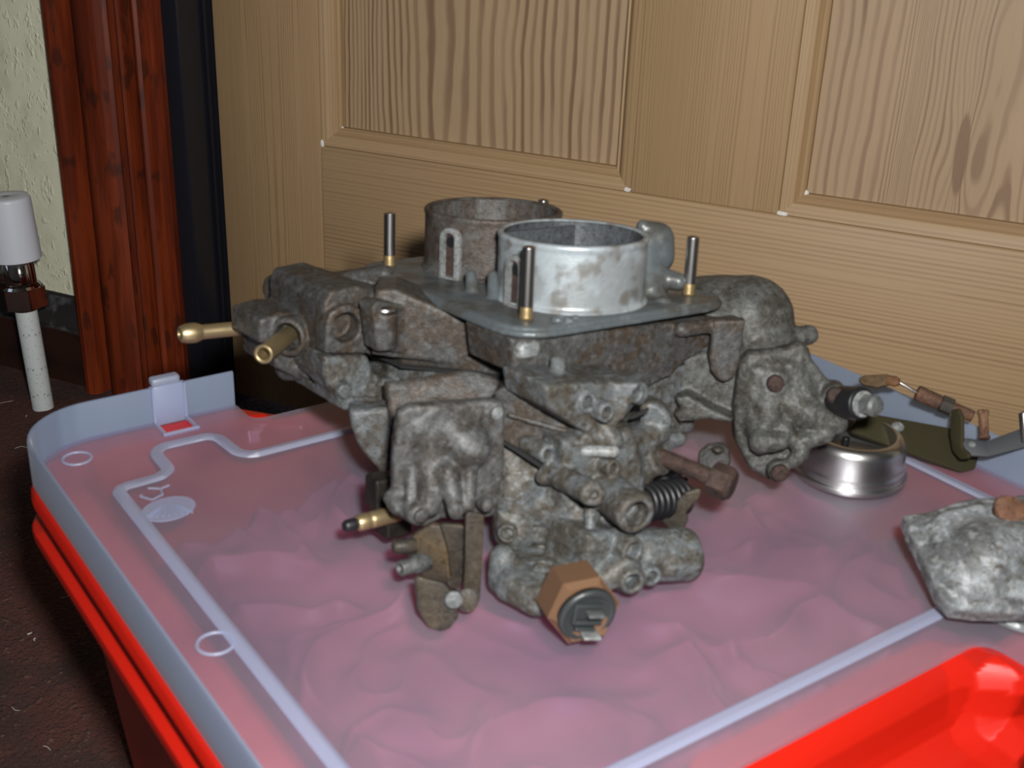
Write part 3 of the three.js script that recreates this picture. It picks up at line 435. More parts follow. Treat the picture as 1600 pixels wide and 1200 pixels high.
//<cast>
function cast_cover(c){
  c.prism([0,-4,0],[0,1,0],[84,-2,18,-3,8,12,-3,28,-22,49,-26,100,84,104],23.6,1.5,1.5);
  c.prism([-6.3,-14.8,-32.1],[-0.558,0.000,0.830],[-32.7,18.4,-24.4,18.7,-14.8,14.5,-5.1,10.4,19.5,-0.7,21.5,-14.2,19.2,-12.4,2.2,-10.4,-24.1,-8.5,-33.8,-7.5],22,1.5,3);
  c.prism([-39.5,-13.4,-59.2],[0.000,0.000,1.000],[-10.2,11.5,-7.7,15.6,4.2,16.5,21.6,9.8,43.3,1.6,43.9,-21.1,27.2,-17,8.3,-11.1,-10.7,-8.6],48,1.5,1.2);
  c.prism([-41.3,-12.3,-55.8],[0.000,0.000,1.000],[-9.8,-8.2,-9.6,3,-7.7,7.2,-3.5,9.4,1.4,9.3,5.8,6.8,8.5,2.2,8.5,-10.8],9,1.0,1.2);
  c.cyl([-32.1,-4.2,-45],[-32.1,-18.2,-45],4.5,1,2);
  c.prism([-21.7,-13.3,-44.1],[0.105,0.000,0.995],[-17.2,12.9,-14.4,14.5,14.8,4.9,14.5,-11.6,0.1,-8.4,-14.8,-4.6],9,0.8,1.2);
  c.cap([-40.2,-10.9,-120.9],[-9.1,-0.2,-85.2],3.5,3.9,1.5);
  c.cap([-41.7,-12.6,-106.9],[-29.4,-6.5,-91.1],3.1,3.6,1.5);
  c.cyl([-40.6,-11.5,-123.6],[-38.1,-9.3,-116],6.2,1.0,1.2);
  c.cap([-38.6,-13.9,-101.5],[-24.9,-7.5,-78.2],4.7,6.6,1.5);
  c.cap([-52.9,-23.5,-110.8],[-35.1,-20.5,-80.5],7.9,9.2,1.5);
  c.cyl([-55.9,-25.5,-114.9],[-49.7,-23.6,-108.5],7.9,1.5,1.2);
  c.cap([-50,-35.7,-90.7],[-39.8,-31.3,-71.8],5.1,5.5,1.5);
  c.prism([-48.8,-24.2,-81.4],[0.000,0.000,1.000],[-17.2,12.5,-7.9,14.4,10.2,12.3,9.9,-15.3,-0.2,-14.2,-10.6,-7.6,-12.2,0.4,-17.5,3.7],26,1.5,1.2);
  c.cyl([-43,-19,-87.1],[-57.2,-18.7,-76.7],7.8,1.5,1.2);
  c.cap([-56,-31.2,-112.6],[-55.3,-31.3,-104.2],3.2,3.6,1.5);
  c.prism([24.8,-16.2,8.5],[0.000,0.000,1.000],[-37,12.3,22.7,9.3,72.4,8.3,75.3,-0.1,64.8,-2.7,47.9,-8.5,41.6,-13.3,30,-16,-5.2,-8.1,-21,-5.6,-34.9,-0.8],30,1.5,1.2);
  c.cap([67.2,-10.1,10.7],[90.2,-8.8,15.4],3.0,2.8,1.5);
  c.prism([82.1,-21.5,19.8],[-0.600,0.000,0.800],[-5.2,7.5,-5.5,-0.2,-4,-5.9,-1.2,-9.2,1.7,-9.9,4.8,-8.2,6.8,-2.8,6.9,5.5,7.2,15.8,-5.1,15.2],6,1.2,1.2);
  c.subCyl([-42.2,-11.6,-54.1],[-42.2,-11.6,-64.1],5.8,0.3,0.3);
  c.subCyl([-57.4,-18.6,-76.3],[-51.2,-18.7,-80.7],5.5,0.3,0.4);
  c.subCyl([-0.7,18.1,-47],[-0.7,18.1,-49],1.0,0.2,0.2);
}
function cast_flange(c){
  c.prism([0,0,0],[0,1,0],rr(-12,93,-13,108,15),4.4,1.2,.6);
  c.prism([0,-1.6,0],[0,1,0],rr(-13.2,94.2,-14.2,109.2,16),2.2,.7,.5);
  c.cyl([8.2,1.8,8],[8.2,-4.2,8],2.5,1,1);
  c.cyl([62.6,1.8,3.8],[62.6,-6.2,3.8],3.2,2,1);
  c.cyl([15.9,1.5,8.6],[15.9,-4.5,8.6],1.6,1,1);
  c.cap([71.3,24.4,-19.7],[77.4,21.4,-16.6],2.8,3.6,1.5);
  c.cap([77.5,18.5,-18],[76.6,12.7,-16.3],7.2,7.2,3);
  c.cap([72.5,6.2,-11.5],[77.3,4.8,-3.5],4.1,3.5,1.5);
  c.cap([71.8,18.2,-16.9],[67.7,0.7,-9],3.6,6.1,3);
  c.cap([7.4,5.6,-46.5],[5.7,0.2,-42.9],2.2,2.7,1.5);
  c.cap([10.8,7.3,-36.7],[7.6,-0.7,-30.7],2.0,2.9,1.5);
}
function cast_main(c){
  c.prism([0,-28,0],[0,1,0],[86,-4,18,-4,4,14,-14,34,-22,60,-10,104,84,104],30,2,1.5);
  c.prism([-42.1,-33.4,-54.4],[0.000,0.000,1.000],[-10.2,12.4,8.3,10,10.9,3,15.4,-0.9,27,-1.6,45.1,-1.7,52.3,-36.2,27.4,-31.4,15.5,-13,12.6,-8.5,0,-5.1,-7.9,-0.3,-10,4.1],50,1.5,1.2);
  c.prism([-39.4,-41.3,-51.8],[0.000,0.000,1.000],[-9,4.1,9,1.1,9,-4.2,-5.5,-1.6,-8.8,0.5],40,1,1.2);
  c.prism([-42.3,-51.9,-39.3],[-0.490,0.000,0.872],[-7.1,12.3,8.3,13.2,9,-11.7,7,-13.6,4.6,-13.5,3.1,-10.4,-0.7,-6.5,-4.1,-1,-6.4,5.7],12,2,1.2);
  c.cyl([-46.3,-34.3,-49.3],[-46.3,-34.3,-69.3],2.9,1,3);
  c.prism([-2.3,-28.1,19.4],[-0.726,0.000,0.688],[-2.1,9.7,9.8,10.9,30.6,12.5,26,-0.9,15.9,-8.9,5.6,-3.2,-14.7,7.1,-14.8,10.4],16,1,1);
  c.prism([10.7,-23.3,35],[0.000,0.000,1.000],[-27.8,10.9,-13.2,9.1,14.3,5.2,18.7,4,19.8,-0.9,17,-3.8,12.1,-3.5,9.4,-6.8,3.7,-9.7,-2.7,-9.4,-6.3,-11.1,-13.8,-6.5,-25.9,2.1],26,1.5,1.2);
  c.cyl([0.9,-21.2,36.6],[0.9,-21.2,24.6],3.7,1,1);
  c.cyl([5.5,-24.2,41.3],[5.5,-24.2,29.3],3.7,1,1);
  c.cyl([19.6,-20,40.2],[19.6,-20,26.2],3.6,1,1);
  c.prism([35.4,-33.8,32],[-0.691,0.000,0.723],[-5.2,4.5,-1.6,5.8,2.4,4.6,5.9,1.5,7.1,-1.9,5.9,-4.9,1,-6.8,-4.2,-6.8],10,2,2);
  c.cap([27.1,-44.7,30.2],[40.5,-40.1,30.5],6.0,4.7,1.5);
  c.cyl([-2.5,-16.4,22.4],[-4.6,-23.9,25.8],3.1,1,1.2);
  c.cyl([2.1,-10.2,16.8],[-1.8,-17.5,22.1],2.7,1,1.2);
  c.cyl([-0.9,-14.9,23.6],[-0.9,-17.9,23.6],6.0,0.8,1.2);
  c.prism([3,-52.6,22.1],[-0.634,0.000,0.773],[-24.6,10.8,-7,1.5,5.2,10.1,26.5,13.9,28.9,-3.1,29.3,-25.8,26.1,-29.1,6.3,-30.4,-17.2,-32,-25.5,-29.5,-25.4,-11.6],40,6,3);
  c.prism([14.1,-54.3,37.5],[-0.174,0.000,0.985],[-21.8,19.8,6.3,20.5,9.5,13.3,13.7,-4.5,12.7,-24.6,-14.3,-20,-20.5,-1.8],22,2.5,2);
  c.cap([-6.9,-49.3,4.2],[-11.9,-74.6,14.7],7.0,7.9,5);
  c.cap([-3.7,-64.2,20.4],[2.9,-65.6,32.5],8.3,6.8,6);
  c.cyl([35.8,-51.7,26.4],[38.7,-47.5,34.7],8.0,1.5,1.2);
  c.cyl([28.4,-53.9,29.7],[31,-51.7,35.3],7.0,1.5,1.2);
  c.cap([49.8,-45.1,31.5],[41.9,-45.2,29.6],2.9,3.3,1.5);
  c.cap([12.3,-37.1,37.2],[11,-31.4,31.9],3.6,4.0,1.5);
  c.cyl([-7.7,-41.7,26.8],[-7.7,-41.7,12.8],3.6,1,1.2);
  c.cyl([9.3,-45,42.6],[9.3,-45,28.6],3.3,1,1.2);
  c.cyl([-5.3,-48.9,24.2],[-6.2,-48.2,49.4],4.4,1.5,1.2);
  c.cyl([-6.2,-48.2,50.8],[-3.7,-49.6,44.4],4.1,1.5,1.2);
  c.cyl([10.5,-55.1,36.5],[6.6,-55.6,58.7],7.3,2,1.2);
  c.cap([0.9,-57.7,40.2],[-2.2,-66.8,44.9],2.2,2.0,1.5);
  c.cap([3.9,-41.2,27.3],[-8.5,-50.1,25.6],2.7,3.1,1.5);
  c.subCyl([0.6,-21,37],[0.6,-21,28],2.2,0.3,0.3);
  c.subCyl([5.2,-24.1,41.6],[5.2,-24.1,32.6],2.2,0.3,0.3);
  c.subCyl([19.3,-19.8,40.6],[19.3,-19.8,32.6],2.0,0.3,0.3);
  c.subCyl([-7.9,-41.6,27.2],[-7.9,-41.6,22.2],1.6,0.3,0.3);
  c.subCyl([8.9,-44.8,42.9],[8.9,-44.8,37.9],1.6,0.3,0.3);
  c.subCyl([6.3,-55.5,60.3],[8.7,-55.6,49.1],4.6,0.3,0.4);
  c.subCyl([-6.5,-48.2,51.2],[-5.6,-48.7,48.9],1.5,0.3,0.6);
}
function cast_band(c){
  c.prism([-4.2,-32.9,18.6],[-0.722,0.000,0.692],[-18.3,9.6,-14.2,11.9,17.5,-4.9,25.6,-3.1,26.5,-7.3,7.4,-9.8,1.3,-17.3,-17.2,-8.6],16,1,1);
  c.cap([-14.7,-30.3,11.8],[3.1,-35.6,27.8],0.9,0.9,1);
  c.cap([3.1,-35.6,27.8],[14,-35.5,35.8],0.9,0.9,1);
  c.prism([-16.4,-30.3,-24.8],[-0.403,0.530,0.746],[-23.8,2.8,-14.3,3.7,6.9,7.2,23.5,3.6,23.1,-8.7,-0.3,-13.4,-21.6,-13.3],20,2,2);
}
function cast_throttle(c){
  c.prism([0,-66,0],[0,1,0],[70,-16,10,-22,-18,0,-20,60,0,92,70,92],7,3,2);
  c.prism([-3.8,-73.4,28.7],[-0.632,0.000,0.775],[-22,8.5,28.8,11.8,31.6,-2.4,26.5,-3.8,7.1,-4.1,-15.9,-4.1,-22.3,-3],20,3,3);
  c.prism([-15.6,-78.6,36.4],[0.000,1.000,0.000],[-1.2,25.3,18.2,23.2,27.3,8.1,12.2,-8.6,1.2,-15.3,-6.8,-17.4,-12.6,-13.8,-15.4,-6.7,-16.8,2.4,-14.9,9.7],10,3.5,2);
  c.cyl([-16,-78.2,36.6],[-16,-81.2,36.6],7.6,1,1);
  c.cap([-24.2,-85.4,44.6],[-26.9,-83.8,34.1],4.4,4.9,3);
  c.cap([-19.9,-83.6,49.6],[-24.2,-85.4,44.6],3.2,4.4,3);
  c.cap([-25.1,-77.3,25.5],[-26.3,-84.4,27.5],4.9,4.5,4);
  c.cyl([-19.7,-72,20.2],[-14.5,-72,14.1],3.6,1,2);
  c.prism([4.8,-74.1,50.3],[0.000,0.000,1.000],[-12.3,10.8,-3.7,10.2,14.5,4.3,18.7,-7.3,16.4,-15.6,9.1,-18.7,1.1,-12.7,-12.6,-4],24,2.5,2);
  c.cyl([-1.3,-69.8,49.3],[-1.3,-69.8,35.3],4.4,1.5,1.5);
  c.cyl([8,-70,57],[8,-70,45],4.8,1.5,1.5);
  c.cyl([5,-79.5,61.1],[9.1,-79.5,45.7],4.8,1.5,1.5);
  c.cyl([13.1,-79.4,61.9],[16.7,-79.4,48.4],3.8,1.5,1.5);
  c.cyl([14,-77.2,48.6],[39.3,-79.8,54],9.6,4,2);
  c.cyl([21.6,-78.7,55.5],[38.7,-82.5,56],6.4,3,2);
  c.prism([23.2,-70.6,50.8],[0.000,1.000,0.000],[-1,4.3,6.1,1.3,1.8,-4.7,-5.5,-2.8],5,0.8,0.8);
  c.cap([6.7,-76.9,53.5],[-0.9,-81,50.9],5.3,4.9,2);
  c.subCyl([-16.3,-78,36.9],[-16.3,-86,36.9],4.4,0.3,0.4);
  c.subCyl([-1.8,-69.8,49.6],[-1.8,-69.8,43.6],2.9,0.3,0.4);
  c.subCyl([7.7,-69.9,57.4],[7.7,-69.9,52.4],3.1,0.3,0.4);
  c.subCyl([4.6,-79.3,61.5],[6.5,-79.3,54.7],2.8,0.3,0.4);
  c.subCyl([12.8,-79.2,62.2],[14.1,-79.2,57.4],2.0,0.3,0.4);
  c.subCyl([-19.9,-71.8,20.6],[-18,-71.8,18.3],2.3,0.3,0.4);
}
function cast_pump(c){
  c.prism([-39.3,-42.9,11],[-0.342,0.000,0.940],[-17.5,18.5,-13.6,20.3,15,20.8,18.4,19.9,19.9,16.3,20.3,-5.3,18.5,-20.7,17.2,-22.6,7.7,-23.5,-1.8,-21.9,-7.4,-24.6,-11.3,-24,-17.2,-19.6,-19,-12.8,-19.1,1.4],6,1.6,1);
  c.prism([-40.3,-42.2,12.6],[-0.342,0.000,0.940],[-10.9,12.8,-0.4,15.8,11.3,15.6,12.9,6.2,11.6,3.9,9.1,-4.2,9.1,-17.4,0.4,-19.1,-10.4,-16.3,-12.2,-3.8],6,2.5,3);
  c.cap([-39.2,-31.5,10.4],[-34.5,-37,17.4],7.4,7.0,4);
  c.cap([-44.3,-35.8,8.4],[-48.9,-56.2,14.5],4.8,3.9,4);
  c.cap([-43,-44.8,16.9],[-42.9,-57.1,21.9],3.9,2.6,3);
  c.cap([-34.7,-40.3,17.9],[-38,-55.7,22.3],2.8,2.4,2);
  c.cap([-48.8,-31.3,1.9],[-54,-56.7,10.2],1.7,1.7,2);
  c.cap([-46.9,-28.1,2.1],[-24,-26.3,13.1],2.0,1.8,2);
  c.cyl([-22.9,-27,16.2],[-22.9,-27,8.2],3.7,2,2);
  c.cyl([-52.5,-58.8,15.4],[-52.5,-58.8,7.4],4.1,2,2);
  c.cyl([-47.6,-31.1,5.4],[-47.6,-31.1,-0.6],3.5,2,2);
  c.cap([-56.2,-56.4,2],[-55.7,-58,5.6],2.9,3.3,2);
  c.cyl([-30.2,-57.2,24.2],[-30.2,-57.2,18.2],2.6,2,2);
}
function cast_choke(c){
  c.cyl([96.8,-20.8,-11.5],[107.3,-13.6,6.5],20.6,9,2);
  c.cap([100.6,-16.8,-10.2],[110,-12.8,5.6],19.7,18.3,3);
  c.cap([108.6,-15.4,5.6],[110.4,-20.9,16.9],14.7,11.4,4);
  c.prism([82.9,-34.8,10],[-0.720,0.000,0.694],[-15.5,2.6,-12,9.6,13.5,17.2,16.3,-1.1,13.9,-13.5,3.5,-10.5,-1.6,-11,-9.6,-6.9,-14.4,-4.6],14,1.5,2);
  c.prism([78,-43.8,17.9],[-0.723,0.000,0.690],[-13,4.8,-8.1,6.4,1.1,1.5,10.4,-1.6,9.6,-3.6,1.5,-2.5,-10.4,-5.1,-13.2,-2.1,-10.8,-0.3],10,1.2,1);
  c.cap([110.9,-18.8,17.9],[124.2,-16.1,25.3],4.4,4.1,2);
  c.cap([104.5,-24.8,19.4],[113.4,-34.1,29.7],10.3,10.3,4);
}
function cast_chokecover(c){
  c.prism([100.2,-40.8,35.8],[-0.612,0.070,0.788],[-17.6,17.5,-14.5,22,-4.2,23.7,6.5,25,11.9,18.9,19,10.3,18.4,1.7,25,-4,21.8,-9.6,12.2,-16.7,9.3,-18.5,5.8,-23.7,-1.6,-29.4,-9.8,-25.3,-16.4,-13.9,-18.1,-1.9],11,2,1);
  c.prism([97,-39.9,36.9],[-0.610,0.070,0.789],[-12.6,16.1,-5.5,19.7,6.9,18.8,13.1,10.9,16.1,0.8,14.7,-9.7,5.2,-15.4,-3.4,-17.2,-10.8,-10.9,-13.9,1.9],8,3.5,3);
  c.cap([101,-36.4,35.2],[106.7,-40.8,43.8],6.0,6.0,5);
  c.cap([107,-41.6,45.7],[113.8,-43.8,52.9],5.5,4.2,3);
  c.cap([93.1,-38.1,33.9],[94.4,-42.2,36.6],2.7,3.5,2);
  c.cap([105,-30.3,38.3],[107.3,-34.7,42.4],2.5,2.5,2);
  c.cap([98,-46.5,40.3],[99.8,-51.4,44.3],3.2,2.7,2);
  c.cap([97.3,-31.3,30.4],[92.3,-50.5,34.4],5.5,5.0,4);
  c.cap([89.3,-51.7,37.3],[94.6,-51.1,42.3],5.0,3.5,2);
  c.cap([101.4,-51.1,46],[109.1,-48,51.8],3.5,3.2,2);
  c.cyl([94.9,-29.3,36.3],[99.8,-29.8,30],5.5,2,2);
  c.cyl([105.2,-18.6,37.1],[109.5,-19.1,31.6],4.5,2,2);
  c.cyl([92.1,-62.3,45.5],[96.4,-62.8,40],4.2,2,2);
  c.cyl([113,-33.1,51.3],[119.5,-33.8,43.7],5.0,2,2);
  c.cap([98.3,-58.3,46.6],[100.4,-55,48.2],3.0,3.0,2);
}
//</cast>
//<pts>
const CP = {
  tubeA0: [-54.2,-23.9,-114.2],
  tubeA1: [-85,-23.1,-115.2],
  tubeB0: [-52.4,-18.9,-82.2],
  tubeB1: [-73.8,-19,-61.4],
  coverScrew: [-31.6,-1.3,-45.8],
  whiteNut: [-5.6,-8.4,7.8],
  arm: {o:[-39.9,-71.3,29.8],n:[-0.422,0.000,0.907],p:[-3.5,17.1,2.8,15,2.7,-2.5,2.3,-16.6,0.4,-20.9,-3.9,-19.1,-3.2,-2.2]},
  backPlate: {o:[-42.6,-74.9,19.5],n:[-0.402,0.000,0.916],p:[-4.9,12.8,4.6,11.3,4.9,-8.9,1.9,-13.7,-0.9,-11]},
  brownPlate: {o:[-49.8,-72.8,17.2],n:[-0.677,0.000,0.736],p:[-8.9,0.8,-5.9,6.4,-0.2,10.8,3.3,10.6,6.2,0.4,7.3,-9,4.3,-12.5,-2.1,-9.2,-6.6,-5.2]},
  lowPlate: {o:[-55.8,-84.3,31.1],n:[-0.545,0.000,0.839],p:[-7.8,10.5,-4,9.4,2.4,7.9,6.8,1.7,7.4,-4.9,4.9,-8.8,1.5,-10.3,-2.8,-8.4,-6.3,-2.5]},
  shaft0: [-49.4,-76.5,15.1],
  shaft1: [-60.6,-76.2,15.8],
  knob0: [-53.3,-70.3,13.6],
  knob1: [-60.2,-69.9,11.6],
  leverPin: [-51.8,-81.3,35.5],
  armPin: [-45,-84.6,33.4],
  cDir: [-0.539,0.259,0.802],
  idle0: [-46.7,-68.8,-9.5],
  idle1: [-61.2,-69,-9.8],
  idle2: [-68.5,-69,-9.9],
  idleBlock: [-45.1,-74.4,-16.6],
  blackBlock: [-47.2,-64.8,-22],
  bolt0: [38.4,-48.9,33.1],
  bolt1: [47.3,-52.6,52.3],
  bolt2: [50.4,-53.8,59],
  fork: {o:[51.5,-47.6,46.8],n:[-0.630,0.500,0.594],p:[-4.3,-3.5,-4.4,1.9,-1.4,5.1,3.6,6.3,6.5,4.2,7.5,-0.9,4.6,-5.4]},
  forkPin: [52.1,-43.6,49.6],
  spring0: [27.9,-63.3,38.3],
  spring1: [48.8,-65.6,37.7],
  springBit: [42.7,-64.5,41.9],
  tailLever: {o:[39.9,-71.1,45],n:[-0.712,0.000,0.702],p:[-7,0,1.4,11.6,8.1,14.3,6.2,9.6,2.5,4.1,3.5,0.4,1.7,-4.2,-2,-4.1]},
  hexB: [-18.4,-78.8,56],
  hexF: [-24,-78.2,70.6],
  faceF: [-24.5,-79.5,73.3],
  sensorTip: [-24.3,-89.3,76.1],
  sensorNeck: [-16.7,-80.1,45.9],
  cs1: [93.1,-28.5,37.9],
  cs2: [90.4,-61.8,47.3],
  cs3: [110.3,-31.8,53.3],
  csN: [-0.612,0.070,0.788],
  blk0: [115.9,-35.6,50.5],
  blk1: [113.7,-32.6,62.7],
  blk2: [113.4,-32.2,64.9],
  blk3: [113,-31.3,70.2],
  ps0: [-24,-26.3,17.7],
  ps1: [-53.5,-58,17],
  ps2: [-48.6,-30.4,7],
  gap1: {o:[-3.4,-27.5,20.9],n:[-0.726,0.000,0.688],p:[-16.7,7.8,-14.9,8,16.7,-8.5,15.5,-10.5,-0.4,-1.9]},
  gap2: {o:[-12.8,-43.5,17.8],n:[-0.709,0.000,0.705],p:[-10,4.8,-8.4,4.9,9.5,-4.1,8.5,-5.7]},
  rib0: [-4.1,-39.9,28.7],
  rib1: [9.3,-38.9,41.5],
  gap3: {o:[24.7,-29.3,36.6],n:[-0.777,0.000,0.629],p:[-3.8,-1.5,2.8,2.5,2.7,0.8,-3,-2.6]}
};
const BP = {
  strip: {o:[-1.4,18.9,-0.3],n:[0.302,0.753,0.584],p:[-0.7,1.3,9,6.9,14.9,6.5,52.1,-7.1,61.2,-17,60.9,-22.6,55.5,-27.8,47.9,-27.8]},
  stripStud: [20.1,19.3,-7.1],
  stripStud2: [50.1,16.3,0.8],
  tab: {o:[43.6,18.7,-2.4],n:[-0.953,0.000,0.304],p:[-5.6,9.5,-1.8,11.9,1.6,9.3,5.5,-3.4,13.6,-4.2,6.2,-8.6,0.5,-7.5,-3.2,-1.5]},
  armPlate: {o:[59.9,19.5,3.8],n:[-0.204,0.612,0.764],p:[-15.5,-0.2,-5.1,-0.8,9.5,7.7,19.2,12.9,20,3.2,10.3,-1.1,-3.1,-7.2,-11.5,-8]},
  armPost0: [70.6,21.2,6.3],
  armPost1: [69,32.3,1.4],
  wing: {o:[10.6,35.2,-19.6],n:[-0.269,0.500,0.823],p:[-7,-0.3,-4.4,1.8,5.6,4.1,8.4,0,1.8,-2.8,-4.2,-2.4]},
  w0: [15.9,35.7,-19.8],
  w1: [21.4,35.5,-18.6],
  b0: [28.8,32.1,-16],
  b1: [38.8,29,-12.4],
  b2: [43.5,27.8,-10.8],
  b3: [51.8,25.4,-7.6],
  e0: [56.1,27.1,-8.3],
  e1: [55.9,18.1,-1.1],
  leg0: [-2.6,15.5,-2.1],
  leg1: [-2.2,3.2,-3.2]
};
const DP = {
  rim: {o:[-19.7,22.4,17.6],n:[-0.050,0.901,0.431],p:[-22.7,12.8,-21,5,-17,-7.1,-13.2,-19.7,-9.4,-24.2,-0.6,-24.4,14.2,-22.9,25,-20.6,35.6,-6.2,37,15.2,29.5,24.1,20.9,26.8,0.7,22.7,-12.8,15.7,-18.6,13.6]},
  top: {o:[-21.2,26.3,19.7],n:[-0.050,0.901,0.431],p:[-14.5,7.7,-8.4,13.9,4.3,19,22.3,21.7,32.7,17.4,32.7,1.3,25.4,-16.2,12.4,-20.3,-2.3,-21.3,-10,-14.2,-11.2,-4]},
  capScrew: [-6.4,34.8,9.9],
  capDome: [-13.9,25.3,21.8],
  disc: [-1.7,2.2,3.6]
};
//</pts>
const TONE = {
  cover: [[0.044, 0.034, 0.026], [0.049, 0.048, 0.046], [0.074, 0.077, 0.079]],
  plate: [[0.066, 0.076, 0.080], [0.050, 0.050, 0.046], [0.088, 0.10, 0.105]],
  main: [[0.056, 0.050, 0.041], [0.084, 0.091, 0.093], [0.126, 0.138, 0.143]],
  throttle: [[0.062, 0.057, 0.048], [0.088, 0.096, 0.098], [0.130, 0.143, 0.148]],
  pump: [[0.042, 0.038, 0.034], [0.066, 0.067, 0.066], [0.100, 0.104, 0.105]],
  choke: [[0.042, 0.040, 0.034], [0.064, 0.065, 0.061], [0.092, 0.096, 0.092]],
  rust: [[0.036, 0.022, 0.018], [0.048, 0.028, 0.022], [0.022, 0.017, 0.016]],
  steel: [[0.032, 0.028, 0.023], [0.060, 0.048, 0.033], [0.022, 0.021, 0.020]],
  oxide: [[0.15, 0.16, 0.16], [0.23, 0.24, 0.24], [0.08, 0.082, 0.08]],
  horn: [[0.22, 0.248, 0.262], [0.165, 0.178, 0.183], [0.062, 0.048, 0.030]],
  hornOld: [[0.060, 0.047, 0.040], [0.080, 0.078, 0.074], [0.035, 0.025, 0.022]],
};

// ------------------------------------------------------------------ carburettor: its own axes lean back a little, as it lies
const CX = V3(0.803407, -0.061723, -0.592222), CY = V3(0, 0.994613, -0.103661), CZ = V3(0.595430, 0.083282, 0.799079), BASE = [30, -88, -25];
{
  const t = thing('carburettor', 'dirty grey twin-barrel carburettor with two air horns and brass fuel pipes, standing on the lid', 'carburettor', V3(0.004095, 0.267672, -0.402804).addScaledVector(CX, 0.030).addScaledVector(CY, -0.088).addScaledVector(CZ, -0.025));
  t.quaternion.setFromRotationMatrix(new THREE.Matrix4().makeBasis(CX, CY, CZ));
  const mm = (p) => V3(p[0] - BASE[0], p[1] - BASE[1], p[2] - BASE[2]).multiplyScalar(0.001);
  const place = (g) => g.translate(-BASE[0], -BASE[1], -BASE[2]).scale(0.001, 0.001, 0.001);
  const cast = (name, fn, tones, seed, cell = 0.75, rough = 0.16, mat = mCast, label, sc = 3, look = []) => { const c = new Cast(); fn(c); const g = mottle(c.geometry(cell, rough, sc, seed), tones, seed, ...look); return part(name, place(g), mat, t, label); };
  // plain solids in millimetres, weathered like the castings
  const solid = (name, g, tones, seed, mat = mSteelDirty, parent = t, label, look = [4, 1.3]) => { g = Array.isArray(g) ? mergeGeometries(g.map((q) => { q = q.index ? q.toNonIndexed() : q; q.deleteAttribute('uv'); return q; })) : (g.index ? g.toNonIndexed() : g); if (tones) mottle(g, tones, seed, ...look); return part(name, place(g), mat, parent, label); };
  const v = (p) => V3(p[0], p[1], p[2]);
  const onAxis = (g, a, b) => along(g, v(a), v(b));
  const plateGeo = ({ o, n, p }, th, bev = 0.35) => {             // flat cut plate with its front face at o
    const pts = []; for (let i = 0; i < p.length; i += 2) pts.push([p[i], p[i + 1], 1.6]);
    const g = new THREE.ExtrudeGeometry(shapeOf(roundedPath(pts, 5)), { depth: th - 2 * bev, bevelEnabled: true, bevelThickness: bev, bevelSize: bev, bevelOffset: -bev, bevelSegments: 2, curveSegments: 4 }).translate(0, 0, -th + bev);
    const N = v(n).normalize(), U0 = Math.abs(N.y) < 0.95 ? V3(0, 1, 0) : V3(0, 0, -1), vv = U0.addScaledVector(N, -U0.dot(N)).normalize(), uu = V3().crossVectors(vv, N);
    return crease(g, 30).applyMatrix4(new THREE.Matrix4().makeBasis(uu, vv, N)).translate(o[0], o[1], o[2]);
  };
  const roundHead = (r, h) => lathe([[0, 0], [r, 0], [r, h * 0.55], [r * 0.86, h * 0.85], [r * 0.5, h], [0, h]], 28);
  const hexHead = (R, h) => crease(mergeGeometries([new THREE.CylinderGeometry(R, R, h * 0.8, 6).translate(0, h * 0.4, 0), new THREE.CylinderGeometry(R * 0.78, R * 0.98, h * 0.2, 24).translate(0, h * 0.9, 0)]), 25);
  const thread = (r, len, pitch, y0 = 0) => { const pts = [[0, y0]]; for (let y = 0; y < len - pitch; y += pitch) { pts.push([r * 0.86, y0 + y], [r, y0 + y + pitch * 0.5]); } pts.push([r * 0.86, y0 + len - pitch * 0.5], [r * 0.6, y0 + len], [0, y0 + len + r * 0.12]); return lathe(pts, 20); };

  cast('cover_casting', cast_cover, TONE.cover, 3, 0.72);
  cast('top_flange', cast_flange, TONE.plate, 5, 0.6, 0.06, mCastBright, undefined, 3, [14, 5, 0.22]);
  cast('gasket_flange', cast_band, TONE.cover, 12, 0.72);
  for (const q of [CP.gap1, CP.gap2, CP.gap3]) solid('gasket_edge', plateGeo(q, 2.4, 0.3), null, 0, mGasket, t);
  cast('main_casting', cast_main, TONE.main, 8, 0.72);
  cast('throttle_casting', cast_throttle, TONE.throttle, 15, 0.72);
  const pump = cast('pump_cover', cast_pump, TONE.pump, 22, 0.6, 0.14);
  cast('choke_housing', cast_choke, TONE.choke, 31, 0.75, 0.14);
  const chokeCover = cast('choke_cover', cast_chokecover, TONE.choke, 37, 0.6, 0.24, mCast, 'corroded flat cover of the choke housing', 2.2);

  // gaskets between the castings
  const gask = (y, pts) => { const g = new THREE.ExtrudeGeometry(shapeOf(pts), { depth: 0.9, bevelEnabled: false }); return g.rotateX(-Math.PI / 2).translate(0, y, 0); };
  solid('gasket', gask(-27.6, [[84, -4], [15, -5.4], [6, 9], [-5, 25], [-24, 46.4], [-27, 96], [82, 96]]), null, 0, mGasket);
  solid('gasket', gask(-66.6, [[66, -10], [16, -14], [-2, 0], [-8, 56], [0, 86], [66, 86]]), null, 0, mGasket);

